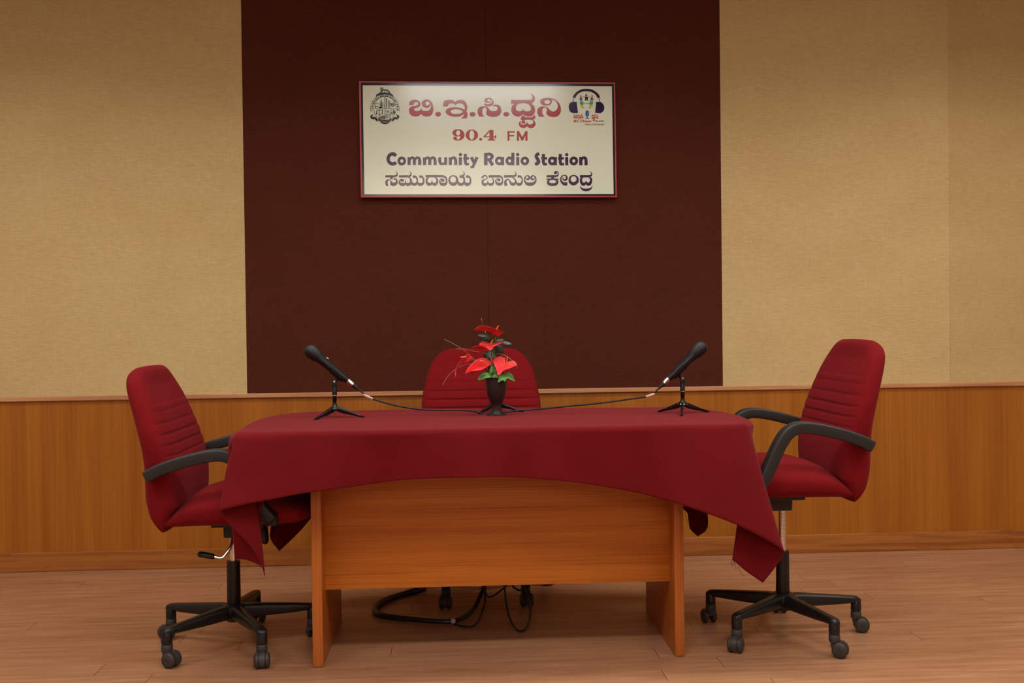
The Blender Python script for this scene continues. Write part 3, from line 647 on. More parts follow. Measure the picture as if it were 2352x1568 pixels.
# ------------------------------------------------------------------ the tablecloth
ST = [  # (table edge x, y), hem point
 ((0.06,3.25), at(1100,1095,3.232)), ((-0.15,3.25), at(950,1101,3.232)), ((-0.33,3.25), at(800,1119,3.228)), ((-0.46,3.25), at(700,1132,3.218)),
 ((-0.565,3.25), at(620,1147,3.205)), ((-0.64,3.251), at(555,1160,3.192), at(548,1068,3.235)), ((-0.692,3.257), at(512,1171,3.186), at(521,1060,3.24)), ((-0.702,3.260), at(509,1177,3.198), at(520,1060,3.25)),
 ((-0.709,3.264), at(533,1212,3.216), at(530,1070,3.25)), ((-0.714,3.268), at(575,1254,3.226), at(550,1080,3.255)), ((-0.718,3.273), at(599,1293,3.236), at(580,1085,3.26)), ((-0.721,3.278), at(609,1323,3.244), at(592,1085,3.265)), ((-0.721,3.278), at(609,1323,3.244), at(592,1085,3.265)),
 ((-0.724,3.283), at(603,1303,3.256), at(586,1085,3.27)), ((-0.726,3.289), at(570,1286,3.266), at(545,1070,3.278)), ((-0.729,3.297), at(541,1281,3.272), at(519,1060,3.284)),
 ((-0.731,3.306), Vector((-0.685,3.282,0.40)), at(521,1060,3.288)), ((-0.733,3.322), Vector((-0.60,3.30,0.60))), ((-0.735,3.40), Vector((-0.57,3.39,0.60))), ((-0.745,3.62), Vector((-0.575,3.6,0.60))),
 ((-0.738,3.78), Vector((-0.575,3.82,0.60))), ((-0.722,3.87), Vector((-0.66,3.93,0.46))), ((-0.70,3.93), at(621,1226,4.05)), ((-0.68,3.965), at(641,1266,4.08)), ((-0.68,3.965), at(641,1266,4.08)), ((-0.645,4.01), at(694,1214,4.09)),
 ((-0.5,4.065), Vector((-0.45,4.12,0.50))), ((-0.2,4.07), Vector((-0.22,4.08,0.60))), ((0.13,4.055), Vector((0.1,4.035,0.635))), ((0.42,4.025), Vector((0.43,4.03,0.61))), ((0.62,4.0), Vector((0.66,4.06,0.52))),
 ((0.80,3.975), at(1573,1172,4.04)), ((0.845,3.957), at(1584,1212,4.03)), ((0.88,3.94), at(1603,1232,4.02)), ((0.88,3.94), at(1603,1232,4.02)), ((0.915,3.915), at(1625,1208,4.0)), ((0.94,3.885), Vector((0.945,3.91,0.46))), ((0.965,3.81), Vector((0.925,3.86,0.60))),
 ((0.995,3.6), Vector((0.945,3.6,0.66))), ((0.990,3.45), Vector((0.935,3.43,0.655))), ((0.982,3.38), Vector((0.925,3.33,0.55))),
 ((0.972,3.335), at(1684,1270,3.242)), ((0.967,3.322), at(1683,1285,3.236)), ((0.967,3.322), at(1683,1285,3.236)), ((0.962,3.312), at(1712,1310,3.228)), ((0.957,3.304), at(1752,1338,3.218)), ((0.957,3.304), at(1752,1338,3.218)), ((0.950,3.292), at(1783,1299,3.197)), ((0.942,3.282), at(1799,1273,3.180)),
 ((0.930,3.268), at(1795,1262,3.164)), ((0.895,3.257), at(1760,1239,3.166)), ((0.84,3.25), at(1690,1204,3.180)), ((0.76,3.25), at(1620,1177,3.198)), ((0.68,3.25), at(1560,1157,3.210)), ((0.58,3.25), at(1500,1141,3.218)), ((0.45,3.25), at(1400,1120,3.226)), ((0.33,3.25), at(1300,1105,3.230)), ((0.20,3.25), at(1200,1097,3.232)),
]
SUB, ROWS = 10, 30
cols = []
for st_ in ST:
    t, h_ = st_[0], st_[1]
    c_ = st_[2] if len(st_) > 2 else Vector(((t[0]+h_[0])/2, (t[1]+h_[1])/2, (0.762+h_[2])/2))
    cols.append((*t, *h_, *c_))
same = lambda p, q: abs(p[0]-q[0])+abs(p[1]-q[1])+abs(p[2]-q[2])+abs(p[4]-q[4]) < 1e-6
n_ = len(cols); brk = [i for i in range(n_) if same(cols[i], cols[(i+1) % n_])]
segs = []
for i_, i in enumerate(brk):          # the cloth's own corners stay sharp
    j = brk[(i_+1) % len(brk)]; seq = []; k_ = (i+1) % n_
    while True:
        seq.append(cols[k_])
        if k_ == j: break
        k_ = (k_+1) % n_
    segs += crom(seq, SUB)[:-1]
cols = segs
NC = len(cols); rings = []
def wob(x, t):   # gentle folds of the hanging front
    return (0.009*math.sin(x*9.0+0.6)+0.006*math.sin(x*17.0+2.0)+0.003*math.sin(x*31.0))*t**0.7
CX, CY = 0.125, 3.65
tops = [inset(cc[:2], 0.0) for cc in cols]
def RAD(x, y):      # the fold over the edge is softer at the left end
    k_ = min(1, max(0, (-0.45-x)/0.25)); k_ = k_*k_*(3-2*k_)
    return 0.017+0.016*k_
NRM = []
for i in range(NC):
    a_, b_ = tops[(i-7) % NC], tops[(i+7) % NC]
    tx, ty = b_[0]-a_[0], b_[1]-a_[1]; ln_ = math.hypot(tx, ty) or 1
    n_ = Vector((-ty/ln_, tx/ln_))
    if n_.dot(Vector((tops[i][0]-0.125, tops[i][1]-3.65))) < 0: n_ = -n_
    NRM.append(n_)
for s in (0.02, 0.15, 0.3, 0.45, 0.6, 0.75, 0.86):
    rings.append([(CX+(x-CX)*s, CY+(y-CY)*s, ZT+0.0006*math.sin(x*s*17+y*5)) for x, y in tops])
for a in (-1, 0.0, 20, 40, 60, 80):
    ang = math.radians(max(a, 0)); row_ = []
    for p, n_ in zip(tops, NRM):
        rr = RAD(p[0], p[1]); d_ = rr*(1-math.sin(ang))+(0.012 if a < 0 else 0)
        row_.append((p[0]-n_.x*d_, p[1]-n_.y*d_, ZT-rr*(1-math.cos(ang))))
    rings.append(row_)
for i in range(1, ROWS+1):
    t = i/ROWS; ring_ = []
    for (x, y), cc in zip(tops, cols):
        hx, hy, hz, mx, my, mz = cc[2:]
        tt = t; zs = ZT-RAD(x, y)*0.9
        px_, py_, pz_ = (p0*(1-tt)**2+2*p1*tt*(1-tt)+p2*tt*tt for p0, p1, p2 in ((x, mx, hx), (y, my, hy), (zs, mz, hz)))
        if y < 3.262 and -0.64 < x < 0.9: py_ -= wob(x, t)*min(1, (x+0.64)*6)*min(1, (0.9-x)*6)
        ring_.append((px_, py_, pz_))
    rings.append(ring_)
v, f = loft(rings, cap=False)
f.append(tuple(range(NC)))
tc = MB().add(v, f).build('tablecloth', M['cloth'], None, sharp=None)
so = tc.modifiers.new('thickness', 'SOLIDIFY'); so.thickness = 0.0018; so.offset = 1
tag(tc, 'maroon tablecloth draped over the desk, its pointed corners hanging low', 'tablecloth')
# frayed threads at the corners
def threads(px_list, y):
    m = MB()
    for pts in px_list: m.add(*tube([at(a, b, y) for a, b in pts], 0.0006, 5, 4))
    o = m.build('frayed_threads', M['cloth'], tc); o['kind'] = 'stuff'; o['label'] = 'loose frayed threads'
threads([[(1683,1283),(1680,1290),(1682,1297),(1680,1302)], [(1684,1285),(1684,1290),(1679,1294)], [(1686,1286),(1688,1297),(1691,1308)], [(1696,1300),(1700,1312),(1709,1324)], [(1684,1283),(1686,1293),(1681,1300)]], 3.25)
threads([[(604,1300),(600,1302),(596,1304)], [(608,1317),(602,1318),(596,1322)], [(609,1318),(608,1323)]], 3.244)
threads([[(1572,1172),(1574,1180),(1573,1190)], [(1575,1180),(1577,1192),(1580,1200)]], 4.04)
threads([[(1625,1208),(1628,1211),(1630,1214)], [(1621,1214),(1619,1219),(1616,1222)]], 4.0)

# ------------------------------------------------------------------ office chairs (local frame: +X is where the sitter looks, z = 0 the floor)
XF = [(0.0,-0.172),(0.02,-0.160),(0.05,-0.138),(0.085,-0.112),(0.16,-0.108),(0.215,-0.117),(0.288,-0.138),(0.352,-0.163),(0.433,-0.196),(0.495,-0.228),(0.525,-0.246),(0.540,-0.262)]
XB = [(0.0,-0.190),(0.012,-0.202),(0.05,-0.228),(0.10,-0.239),(0.16,-0.241),(0.22,-0.241),(0.284,-0.248),(0.363,-0.267),(0.434,-0.288),(0.484,-0.300),(0.513,-0.298),(0.533,-0.282),(0.540,-0.266)]
HW = [(0.0,0.205),(0.02,0.225),(0.06,0.240),(0.12,0.248),(0.2,0.255),(0.275,0.258),(0.317,0.256),(0.344,0.252),(0.40,0.240),(0.44,0.229),(0.476,0.214),(0.505,0.192),(0.522,0.170),(0.533,0.145),(0.5385,0.110),(0.540,0.05)]
GR = (0.395, 0.357, 0.321, 0.286, 0.252)
def backrest_mesh():
    zs_ = [0.54*i/150 for i in range(148)]+[0.5345, 0.537, 0.5388, 0.540]
    rings = []
    for z_ in zs_:
        xf, xb, hw = sinterp(XF, z_), sinterp(XB, z_)-0.011*min(1, z_/0.1), sinterp(HW, z_)
        r = []
        for a, b in sect(1.0, 1.0, 3.0, 56):
            x = (xf+xb)/2+(xf-xb)/2*a; y = hw*b
            if a > 0:
                k_ = a*(1-abs(b)**4)
                x -= 0.016*a*(1-b*b)*min(1, z_/0.1)*min(1, (0.54-z_)/0.06)
                g = sum(k2*math.exp(-((z_-zg)/0.0035)**2) for zg, k2 in zip(GR, (0.35, 0.75, 1, 1, 0.8))); x -= 0.0065*g*(a**0.5)*(1-abs(b)**10)
                if GR[-1]-0.02 < z_ < GR[0]+0.02: x += 0.003*k_
            r.append((x, y, z_))
        rings.append(r)
    return loft(rings)
ZTP = [(-0.20,0.018),(-0.185,0.03),(-0.15,0.062),(-0.10,0.100),(-0.05,0.115),(0.02,0.123),(0.12,0.124),(0.2,0.116),(0.26,0.102),(0.30,0.082),(0.318,0.06),(0.325,0.045)]
ZBT = [(-0.20,0.006),(-0.16,0.0),(-0.10,-0.002),(0.2,-0.002),(0.27,0.004),(0.31,0.016),(0.325,0.032)]
HWS = [(-0.20,0.19),(-0.17,0.222),(-0.10,0.242),(0.0,0.25),(0.15,0.253),(0.24,0.246),(0.29,0.228),(0.315,0.20),(0.325,0.17)]
def seat_mesh():
    rings = []
    for i in range(71):
        x = -0.20+0.525*i/70; zt, zb, hw = interp(ZTP, x), interp(ZBT, x), interp(HWS, x); r = []
        for a, b in sect(1.0, 1.0, 2.7, 48):
            y = hw*a; z_ = (zt+zb)/2+(zt-zb)/2*b
            if b > 0: z_ += 0.006*(1-a*a)*b*min(1, (x+0.2)/0.1)
            dd = abs(z_-0.046)
            if dd < 0.006: y *= 1-0.008*(1-dd/0.006)
            r.append((x if x < 0 else x*0.905, y, z_))
        rings.append(r)
    return loft(rings)
ARM = [(-0.205,0.190),(-0.165,0.210),(-0.115,0.2275),(-0.05,0.2445),(0.003,0.2535),(0.040,0.2525),(0.070,0.238),(0.093,0.208),(0.112,0.172),(0.132,0.128),(0.156,0.082),(0.188,0.044)]
def caster(parent, loc, ang):
    """swivel castor: hood with a stem and two wheels trailing along direction ang"""
    R_, tr = 0.0255, 0.018
    M4 = Matrix.Translation(loc) @ Matrix.Rotation(ang, 4, 'Z')
    hood = MB()
    # fender: partial disc band between the wheels plus stem socket
    hood.add(*lathe([(0.0, 0.047), (0.017, 0.048), (0.0185, 0.052), (0.0185, 0.070), (0.016, 0.073), (0.0, 0.073)], 18))
    rg = []
    for i in range(15):
        a = math.radians(-35+i*205/14); rr0, rr1 = 0.006, 0.0275
        cx, cz = math.cos(a), math.sin(a)
        rg.append([(tr+cx*rr0, -0.0065, R_+cz*rr0), (tr+cx*rr1, -0.0095, R_+cz*rr1), (tr+cx*rr1, 0.0095, R_+cz*rr1), (tr+cx*rr0, 0.0065, R_+cz*rr0)])
    hood.add(*loft(rg))
    hood.add(*box(-0.012, 0.012, -0.011, 0.011, 0.030, 0.056, 0.004))
    h_ = hood.build('caster', M['caster'], parent, M4=M4, sharp=40)
    for sg in (-1, 1):
        prof = [(0.0, 0.0), (0.016, 0.0), (0.022, 0.001), (R_, 0.004), (R_, 0.012), (0.0215, 0.0165), (0.015, 0.0185), (0.0065, 0.019), (0.006, 0.0178), (0.0, 0.0178)]
        v, f = lathe(prof, 28)
        W = M4 @ Matrix.Translation((tr, sg*0.0075, R_)) @ Matrix.Rotation(-sg*PI/2, 4, 'X')
        MB().add(v, f).build('wheel', M['caster'], h_, M4=W, sharp=40)
def office_chair(label, loc, rz, seat_z, base_deg, casters, lever=False, ticks=False):
    t = thing('office_chair', label, 'chair', loc, rz, 'maroon office chairs around the desk')
    up = Matrix.Translation((0, 0, seat_z))
    MB().add(*seat_mesh()).build('seat', M['red'], t, M4=up, sharp=None)
    MB().add(*backrest_mesh()).build('backrest', M['red'], t, M4=up @ Matrix.Translation((0, 0, -0.006)), sharp=None)
    for sg in (-1, 1):
        MB().add(*sweep([(a, sg*0.284, b) for a, b in ARM], sect(0.026, 0.0195, 6, 28), (0, 1, 0), 6)).add(*box(0.160, 0.200, min(sg*0.225, sg*0.285), max(sg*0.225, sg*0.285), 0.022, 0.062, 0.006)).build('armrest', M['armblack'], t, M4=up, sharp=45)
    mc = MB().add(*box(-0.055, 0.10, -0.085, 0.085, -0.018, 0.002, 0.004)).add(*box(-0.024, 0.115, -0.045, 0.045, -0.062, -0.004, 0.008)).build('tilt_mechanism', M['black'], t, M4=up, sharp=40)
    if ticks:
        m = MB(); 
        m.add(*tube([(0.0,-0.0462,-0.032),(0.0,-0.0462,-0.012)], 0.0015, 6, 1)).add(*tube([(-0.006,-0.0462,-0.016),(0.006,-0.0462,-0.016)], 0.0012, 6, 1)).add(*tube([(-0.006,-0.0462,-0.030),(0.006,-0.0462,-0.030)], 0.0012, 6, 1))
        m.build('moulded_mark', M['caster'], mc, M4=up)['label'] = 'small moulded mark on front of box'
    if lever:
        lv = MB().add(*tube([(0.006,-0.03,-0.05),(0.005,-0.055,-0.085),(-0.012,-0.07,-0.112),(-0.024,-0.075,-0.121),(-0.05,-0.078,-0.116)], 0.0055, 10, 6)).build('height_lever', M['chrome'], mc, M4=up)
        MB().add(*tube([(-0.044,-0.078,-0.1165),(-0.050,-0.078,-0.116),(-0.078,-0.079,-0.110),(-0.096,-0.079,-0.107),(-0.102,-0.079,-0.106)], [0.004,0.0092,0.0105,0.0095,0.004], 14, 6)).build('lever_grip', M['black'], mc, M4=up)['label'] = 'glossy black oval grip'
    kn = MB().add(*tube([(0.10,-0.03,-0.012),(0.108,-0.03,-0.03),(0.109,-0.03,-0.038),(0.112,-0.03,-0.075),(0.110,-0.03,-0.084)], [0.012,0.013,0.017,0.017,0.010], 14, 3)).build('tension_knob', M['black'], mc, M4=up)
    rod_top = seat_z-0.055
    rd = MB().add(*lathe([(0.0, 0.28), (0.0125, 0.28), (0.0125, rod_top), (0.0, rod_top)], 24)).build('gas_rod', M['chrome'], t)
    rd['label'] = 'polished steel rod'
    MB().add(*lathe([(0.0065, rod_top-0.09), (0.0065, rod_top)], 10), ).build('rod_sleeve', M['black'], rd, M4=Matrix.Translation((0, 0, 0)))
    if ticks:
        m = MB()
        for i in range(9):
            zz = rod_top-0.022-i*0.0135
            for a0, a1 in ((50, 74), (100, 118)):
                m.add(*tube([(0.0127*math.cos(math.radians(a)), 0.0127*math.sin(math.radians(a)), zz) for a in (a0+(i % 3)*4, (a0+a1)/2, a1)], 0.0006, 5, 2))
        m.build('scale_marks', M['mark'], rd)['label'] = 'dark graduation marks'
    MB().add(*lathe([(0.0, 0.298), (0.015, 0.298), (0.0225, 0.297), (0.0228, 0.29), (0.0235, 0.152), (0.0225, 0.149), (0.0, 0.149)], 28)).build('column_cover', M['black'], t, sharp=40)
    MB().add(*lathe([(0.0, 0.150), (0.030, 0.149), (0.040, 0.143), (0.043, 0.130), (0.038, 0.108), (0.027, 0.094), (0.025, 0.088), (0.0, 0.088)], 30)).build('base_hub', M['black'], t, sharp=40)
    for i in range(5):
        a = math.radians(base_deg+72*i)-rz; D = 0.267
        rg = []
        for s_, hw, zt, zb in ((0.02, 0.024, 0.146, 0.098), (0.06, 0.021, 0.1455, 0.098), (0.12, 0.0185, 0.140, 0.098), (0.20, 0.0165, 0.133, 0.100), (0.25, 0.0165, 0.128, 0.103), (0.272, 0.0165, 0.125, 0.103), (0.281, 0.012, 0.118, 0.104), (0.284, 0.006, 0.112, 0.106)):
            rg.append([(s_, hw*p, (zt+zb)/2+(zt-zb)/2*q_) for p, q_ in sect(1, 1, 3.2, 20)])
        L4 = Matrix.Rotation(a, 4, 'Z')
        lg = MB().add(*loft(rg)).add(*[[p+Vector((D, 0, 0)) for p in [Vector(x) for x in lathe([(0.0, 0.121), (0.012, 0.1195), (0.0175, 0.112), (0.0182, 0.078), (0.017, 0.074), (0.0, 0.074)], 22)[0]]], lathe([(0.0, 0.121), (0.012, 0.1195), (0.0175, 0.112), (0.0182, 0.078), (0.017, 0.074), (0.0, 0.074)], 22)[1]])
        lg.build('leg', M['black'], t, M4=L4, sharp=45)
        caster(t, Vector((D*math.cos(a), D*math.sin(a), 0)), math.radians(casters[i])-rz)
    return t
office_chair('maroon office chair left of the desk, with the black height lever showing', (-0.79, 3.60, 0), 0.0, 0.446, 13, (75, 80, 215, -25, -80), lever=True)
office_chair('maroon office chair right of the desk, seat raised, black near armrest in full view', (1.136, 3.552, 0), PI, 0.506, 2, (-12, 80, 100, 240, -28), ticks=True)
office_chair('maroon office chair behind the desk facing the room, mostly hidden by it', (0.098, 4.235, 0), -PI/2, 0.474, 18, (30, 90, 150, 262, 278))

# ------------------------------------------------------------------ microphones on small tripods
def axis_matrix(a, b):
    d = (b-a).normalized(); x = d.orthogonal().normalized(); 
    side = Vector((0, 1, 0)); x = side.cross(d).normalized(); y = d.cross(x)
    return Matrix(((x.x, y.x, d.x, a.x), (x.y, y.y, d.y, a.y), (x.z, y.z, d.z, a.z), (0, 0, 0, 1)))
def microphone(label, tail, head, switch=True):
    """tail: where the metal connector starts; head: centre of the grille ball"""
    L = (head-tail).length; A = axis_matrix(tail, head); o = Vector(tail)
    t = thing('microphone', label, 'microphone', tail, 0, 'handheld microphones on the desk')
    MB().add(*lathe([(0.0, -0.002), (0.0112, -0.002), (0.0120, 0.004), (0.0125, 0.03), (0.0152, 0.05), (0.0172, L*0.62), (0.0182, L-0.042), (0.0196, L-0.028), (0.0, L-0.026)], 32)).build('body', M['mic'], t, o, M4=A, sharp=30)
    MB().add(*lathe([(0.0, L-0.030), (0.0205, L-0.029), (0.0235, L-0.02), (0.0258, L-0.006), (0.0262, L), (0.0262, L+0.004), (0.0255, L+0.006), (0.0255, L+0.009), (0.0250, L+0.012), (0.0225, L+0.020), (0.0170, L+0.0265), (0.009, L+0.0295), (0.0, L+0.030)], 36)).build('grille', M['grille'], t, o, M4=A, sharp=50)
    MB().add(*lathe([(0.0264, L+0.0015), (0.0268, L+0.0025), (0.0264, L+0.0038)], 36, False)).build('grille_band', M['mic'], t, o, M4=A)
    if switch: MB().add(*box(0.0165, 0.0205, -0.006, 0.002, L-0.062, L-0.050, 0.0015)).build('switch', M['chrome'], t, o, M4=A)
    return t, A
def plug(A, boot_end_len):
    pass
def tripod(label, x, y, degs, pivot_z, lean):
    t = thing('microphone_stand', label, 'microphone stand', (x, y, ZT+0.0005), 0, 'small black tripods on the tablecloth')
    MB().add(*lathe([(0.0, 0.043), (0.0125, 0.040), (0.0165, 0.034), (0.0165, 0.030), (0.012, 0.026), (0.0, 0.026)][::-1]+[], 24)).add(*lathe([(0.0, 0.036), (0.0135, 0.037), (0.0085, 0.048), (0.0070, 0.054), (0.0070, 0.062), (0.0078, 0.063), (0.0078, 0.078), (0.0, 0.078)], 24)).build('hub', M['standblack'], t, sharp=40)
    MB().add(*lathe([(0.0, 0.003), (0.0028, 0.003), (0.0028, 0.03), (0.0, 0.03)], 12)).build('centre_rod', M['copper'], t)['label'] = 'pinkish metal rod end'
    h = pivot_z-(ZT+0.0005)
    cl = MB().add(*lathe([(0.0, 0.076), (0.0058, 0.076), (0.0058, 0.082), (0.0088, 0.083), (0.0088, h-0.018), (0.0078, h-0.016), (0.0, h-0.016)], 22)).add(*box(-0.0080, 0.0080, -0.0085, -0.0045, h-0.022, h+0.008, 0.002)).add(*box(-0.0080, 0.0080, 0.0045, 0.0085, h-0.022, h+0.008, 0.002)).build('post', M['black'], t, sharp=40)
    MB().add(*lathe([(0.0086, 0.0805), (0.0090, 0.081), (0.0090, 0.0825), (0.0086, 0.083)], 20, False)).build('post_ring', M['chrome'], cl)
    sc = lathe([(0.0, 0.0), (0.0042, 0.0), (0.0042, 0.002), (0.0, 0.0026)], 16)
    MB().add(*sc).build('pivot_screw', M['chrome'], cl, M4=Matrix.Translation((0, -0.0085, h)) @ Matrix.Rotation(PI/2, 4, 'X'))['label'] = 'pale metal pivot screw'
    for d in degs:
        a = math.radians(d); dr = Vector((math.cos(a), math.sin(a), 0)); sd = Vector((-math.sin(a), math.cos(a), 0)); rg = []
        for s_, zc, hw, hh in ((0.010, 0.033, 0.0056, 0.0105), (0.03, 0.026, 0.0052, 0.0098), (0.07, 0.0135, 0.0045, 0.0055), (0.100, 0.0045, 0.0042, 0.0038), (0.106, 0.0030, 0.0036, 0.0026)):
            rg.append([dr*s_+sd*hw*p+Vector((0, 0, zc+hh*q_)) for p, q_ in sect(1, 1, 5, 12)])
        lg = MB().add(*loft(rg)).build('leg', M['standblack'], t, sharp=40)
        MB().add(*lathe([(0.0, 0.0), (0.0055, 0.0), (0.0058, 0.004), (0.0, 0.0045)], 14)).build('foot', M['black'], lg, M4=Matrix.Translation(dr*0.1045))
        MB().add(*tube([dr*0.014-sd*0.0068+Vector((0, 0, 0.034)), dr*0.014+sd*0.0068+Vector((0, 0, 0.034))], 0.003, 10, 1)).build('hinge_pin', M['chrome'], lg)
    return t
def clip(stand, pivot, A, L, tail):
    """the holder that grips the body; a part of the stand"""
    o = Vector(stand.location)
    d = (A.to_3x3() @ Vector((0, 0, 1))); up_pt = tail+d*((pivot-tail).dot(d))
    s0 = (pivot-tail).dot(d)
    rg = []
    for i in range(19):
        a = math.radians(-88+i*176/18)
        rg.append(a)
    nrm = (pivot-up_pt).normalized(); sd = d.cross(nrm)
    def ring_at(s_, r0, r1):
        return [[tail+d*s_+(nrm*math.cos(a)+sd*math.sin(a))*r for a in rg] for r in (r0, r1)]
    v = []; f = []
    i0, o0 = ring_at(s0-0.022, 0.0162, 0.0182); i1, o1 = ring_at(s0+0.038, 0.0172, 0.0195); n = len(rg)
    v = i0+o0+i1+o1
    for j in range(n-1):
        f += [(n+j, n+j+1, 3*n+j+1, 3*n+j), (j, j+1, 2*n+j+1, 2*n+j), (j, j+1, n+j+1, n+j), (2*n+j, 2*n+j+1, 3*n+j+1, 3*n+j)]
    for j in (0, n-1): f.append((j, n+j, 3*n+j, 2*n+j))
    m = MB().add(v, f)
    m.add(*tube([pivot, pivot+(up_pt-pivot)*0.6], [0.0062, 0.0085], 10, 1))
    m.build('clip', M['black'], stand, o, sharp=40)
def lead(label, A, tail, path, tape_px=None, ytape=None):
    d = A.to_3x3() @ Vector((0, 0, -1))
    p0 = Vector(tail)
    o = p0
    t = thing('microphone_cable', label, 'cable', tail, 0, 'microphone leads on the desk')
    con = p0+d*0.0015
    MB().add(*tube([p0+d*0.0022, p0+d*0.004, p0+d*0.026, p0+d*0.027], [0.0088, 0.0095, 0.0095, 0.0085], 20, 1)).build('plug', M['chrome'], t, o)['label'] = 'silver plug sleeve'
    MB().add(*tube([p0+d*0.026, p0+d*0.029, p0+d*0.048, p0+d*0.052], [0.0085, 0.0088, 0.0045, 0.0038], 18, 1)).build('plug_boot', M['cable'], t, o)
    pts = [p0+d*0.048, p0+d*0.058]+path
    MB().add(*tube(pts, 0.0033, 10, 8)).build('lead', M['cable'], t, o)
    if tape_px:
        MB().add(*tube(tape_px, [0.0040, 0.0052, 0.0050, 0.0042], 10, 5)).build('tape', M['tape'], t, o)['label'] = 'pale tape wrapped round the lead'
    return t

# left microphone
yl = 3.745
tail, head = at(797.5, 873, yl), at(717.5, 809, yl)
_, A = microphone('microphone pointing up to the left above the left end of the cloth', tail, head)
piv = at(768, 876.5, yl)
sl = tripod('mini tripod stand under the left microphone', piv.x, yl, (-5, 115, 235), piv.z, 0)
clip(sl, piv, A, 0.1, tail)
lead('black cable sagging from the left microphone to the vase', A, tail,
     [at(845, 911, yl), at(860, 917, 3.75), at(890, 926, 3.755), at(925, 934, 3.76), at(965, 939.5, 3.77), at(1010, 941.5, 3.78), at(1060, 941.5, 3.785), at(1090, 944.5, 3.785), at(1112, 951, 3.765), Vector((0.118, 3.775, 0.7795)), Vector((0.135, 3.83, 0.7795)), Vector((0.15, 3.97, 0.7795)), Vector((0.152, 4.045, 0.779)), Vector((0.152, 4.077, 0.76)), Vector((0.152, 4.074, 0.70))],
     [at(834, 904.5, yl), at(840, 908.5, yl), at(848, 912.5, yl), at(856, 915.8, 3.748)])
# right microphone
yr = 3.675
tail, head = at(1537, 868.5, yr), at(1606, 802, yr)
_, A = microphone('microphone pointing up to the right above the right end of the cloth', tail, head, False)
piv = at(1567.5, 868.5, yr)
sr = tripod('mini tripod stand under the right microphone', piv.x, yr, (15, 135, 255), piv.z, 0)
clip(sr, piv, A, 0.1, tail)
lead('black cable running from the right microphone to the vase', A, tail,
     [at(1497, 907, yr), at(1484, 910.5, 3.68), at(1440, 917, 3.70), at(1380, 925, 3.72), at(1300, 933, 3.75), at(1230, 939.5, 3.775), at(1185, 942.5, 3.78), at(1160, 947, 3.77), Vector((0.150, 3.785, 0.7795)), Vector((0.158, 3.85, 0.7795)), Vector((0.166, 3.97, 0.7795)), Vector((0.168, 4.043, 0.779)), Vector((0.168, 4.075, 0.76)), Vector((0.168, 4.072, 0.69))],
     [at(1504, 903.5, yr), at(1499, 906, yr), at(1491, 909, 3.678), at(1484, 910.6, 3.68)])
# third stand behind the vase
ym = 3.872
pv = at(1137, 880, ym)
sm = tripod('mini tripod stand half hidden behind the vase', pv.x, ym, (232, 352, 112), pv.z, 0)
tail = Vector((pv.x-0.004, ym-0.055, pv.z+0.002)); head = Vector((pv.x-0.014, ym+0.060, pv.z+0.100))
_, A = microphone('microphone behind the flowers, aimed at the middle chair', tail, head, False)
clip(sm, pv, A, 0.1, tail)

# ------------------------------------------------------------------ vase and flowers
VX, VY = at(1140.5, 953, 3.72).x, 3.72
vase = thing('vase', 'dark brown urn vase holding red flowers at the middle of the desk', 'vase', (VX, VY, ZT))
MB().add(*lathe([(0.0, 0.018), (0.017, 0.019), (0.0165, 0.030), (0.016, 0.038), (0.019, 0.046), (0.0255, 0.056), (0.0315, 0.070), (0.0355, 0.088), (0.0375, 0.108), (0.0390, 0.128), (0.0395, 0.137), (0.0412, 0.139), (0.0412, 0.142), (0.0385, 0.142), (0.0375, 0.135), (0.034, 0.10), (0.02, 0.06), (0.0, 0.055)], 44)).build('bowl', M['vase'], vase, sharp=40)
MB().add(*lathe([(0.0, 0.0), (0.033, 0.0), (0.0335, 0.004), (0.030, 0.006), (0.0225, 0.009), (0.0195, 0.016), (0.0185, 0.021), (0.0, 0.022)], 12)).build('foot', M['vase'], vase, smooth=True, sharp=25)['label'] = 'glossy flared foot'
YF = VY
def patch(outline, centre, rings=7, power=1.0, thick=0.0008):
    """curved petal: outline and centre given as (px, py, depth offset)"""
    P = crom(outline, 6, True); C = Vector(at(centre[0], centre[1], YF+centre[2])); n = len(P)
    B = [Vector(at(a, b, YF+d_)) for a, b, d_ in P]
    v = [C]; f = []
    for i in range(1, rings+1):
        s_ = i/rings
        for b in B:
            q_ = C+(b-C)*s_
            q_.y = C.y+(b.y-C.y)*(s_**power)
            v.append(q_)
    for j in range(n): f.append((0, 1+j, 1+(j+1) % n))
    for i in range(rings-1):
        for j in range(n):
            a = 1+i*n+j; b = 1+i*n+(j+1) % n; f.append((a, b, b+n, a+n))
    return v, f
def solid(o, th=0.0008):
    s_ = o.modifiers.new('thickness', 'SOLIDIFY'); s_.thickness = th; s_.offset = 0; return o
neck = Vector((VX, VY, ZT+0.135))
def flower(label, outline, centre, spad, stem_pts, power=1.6, flaps=()):
    base = at(centre[0], centre[1], YF+centre[2])
    t = thing('anthurium_flower', label, 'flower', base, 0, 'red artificial flowers in the vase')
    m = MB().add(*patch(outline, centre, power=power))
    for ol, ce in flaps: m.add(*patch(ol, ce, power=power))
    solid(m.build('spathe', M['petal'], t, base, sharp=None))
    sp = [at(a, b, YF+d_) for a, b, d_ in spad]
    MB().add(*tube(sp, [0.0026]*(len(sp)-1)+[0.0016], 10, 5)).build('spadix', M['spadix'], t, base)['label'] = 'orange spadix'
    MB().add(*tube([at(a, b, YF+d_) for a, b, d_ in stem_pts]+[neck+Vector((random.uniform(-.012,.012), random.uniform(-.012,.012), -0.02))], 0.0022, 8, 5)).build('stem', M['stem'], t, base)['label'] = 'green stem'
    return t
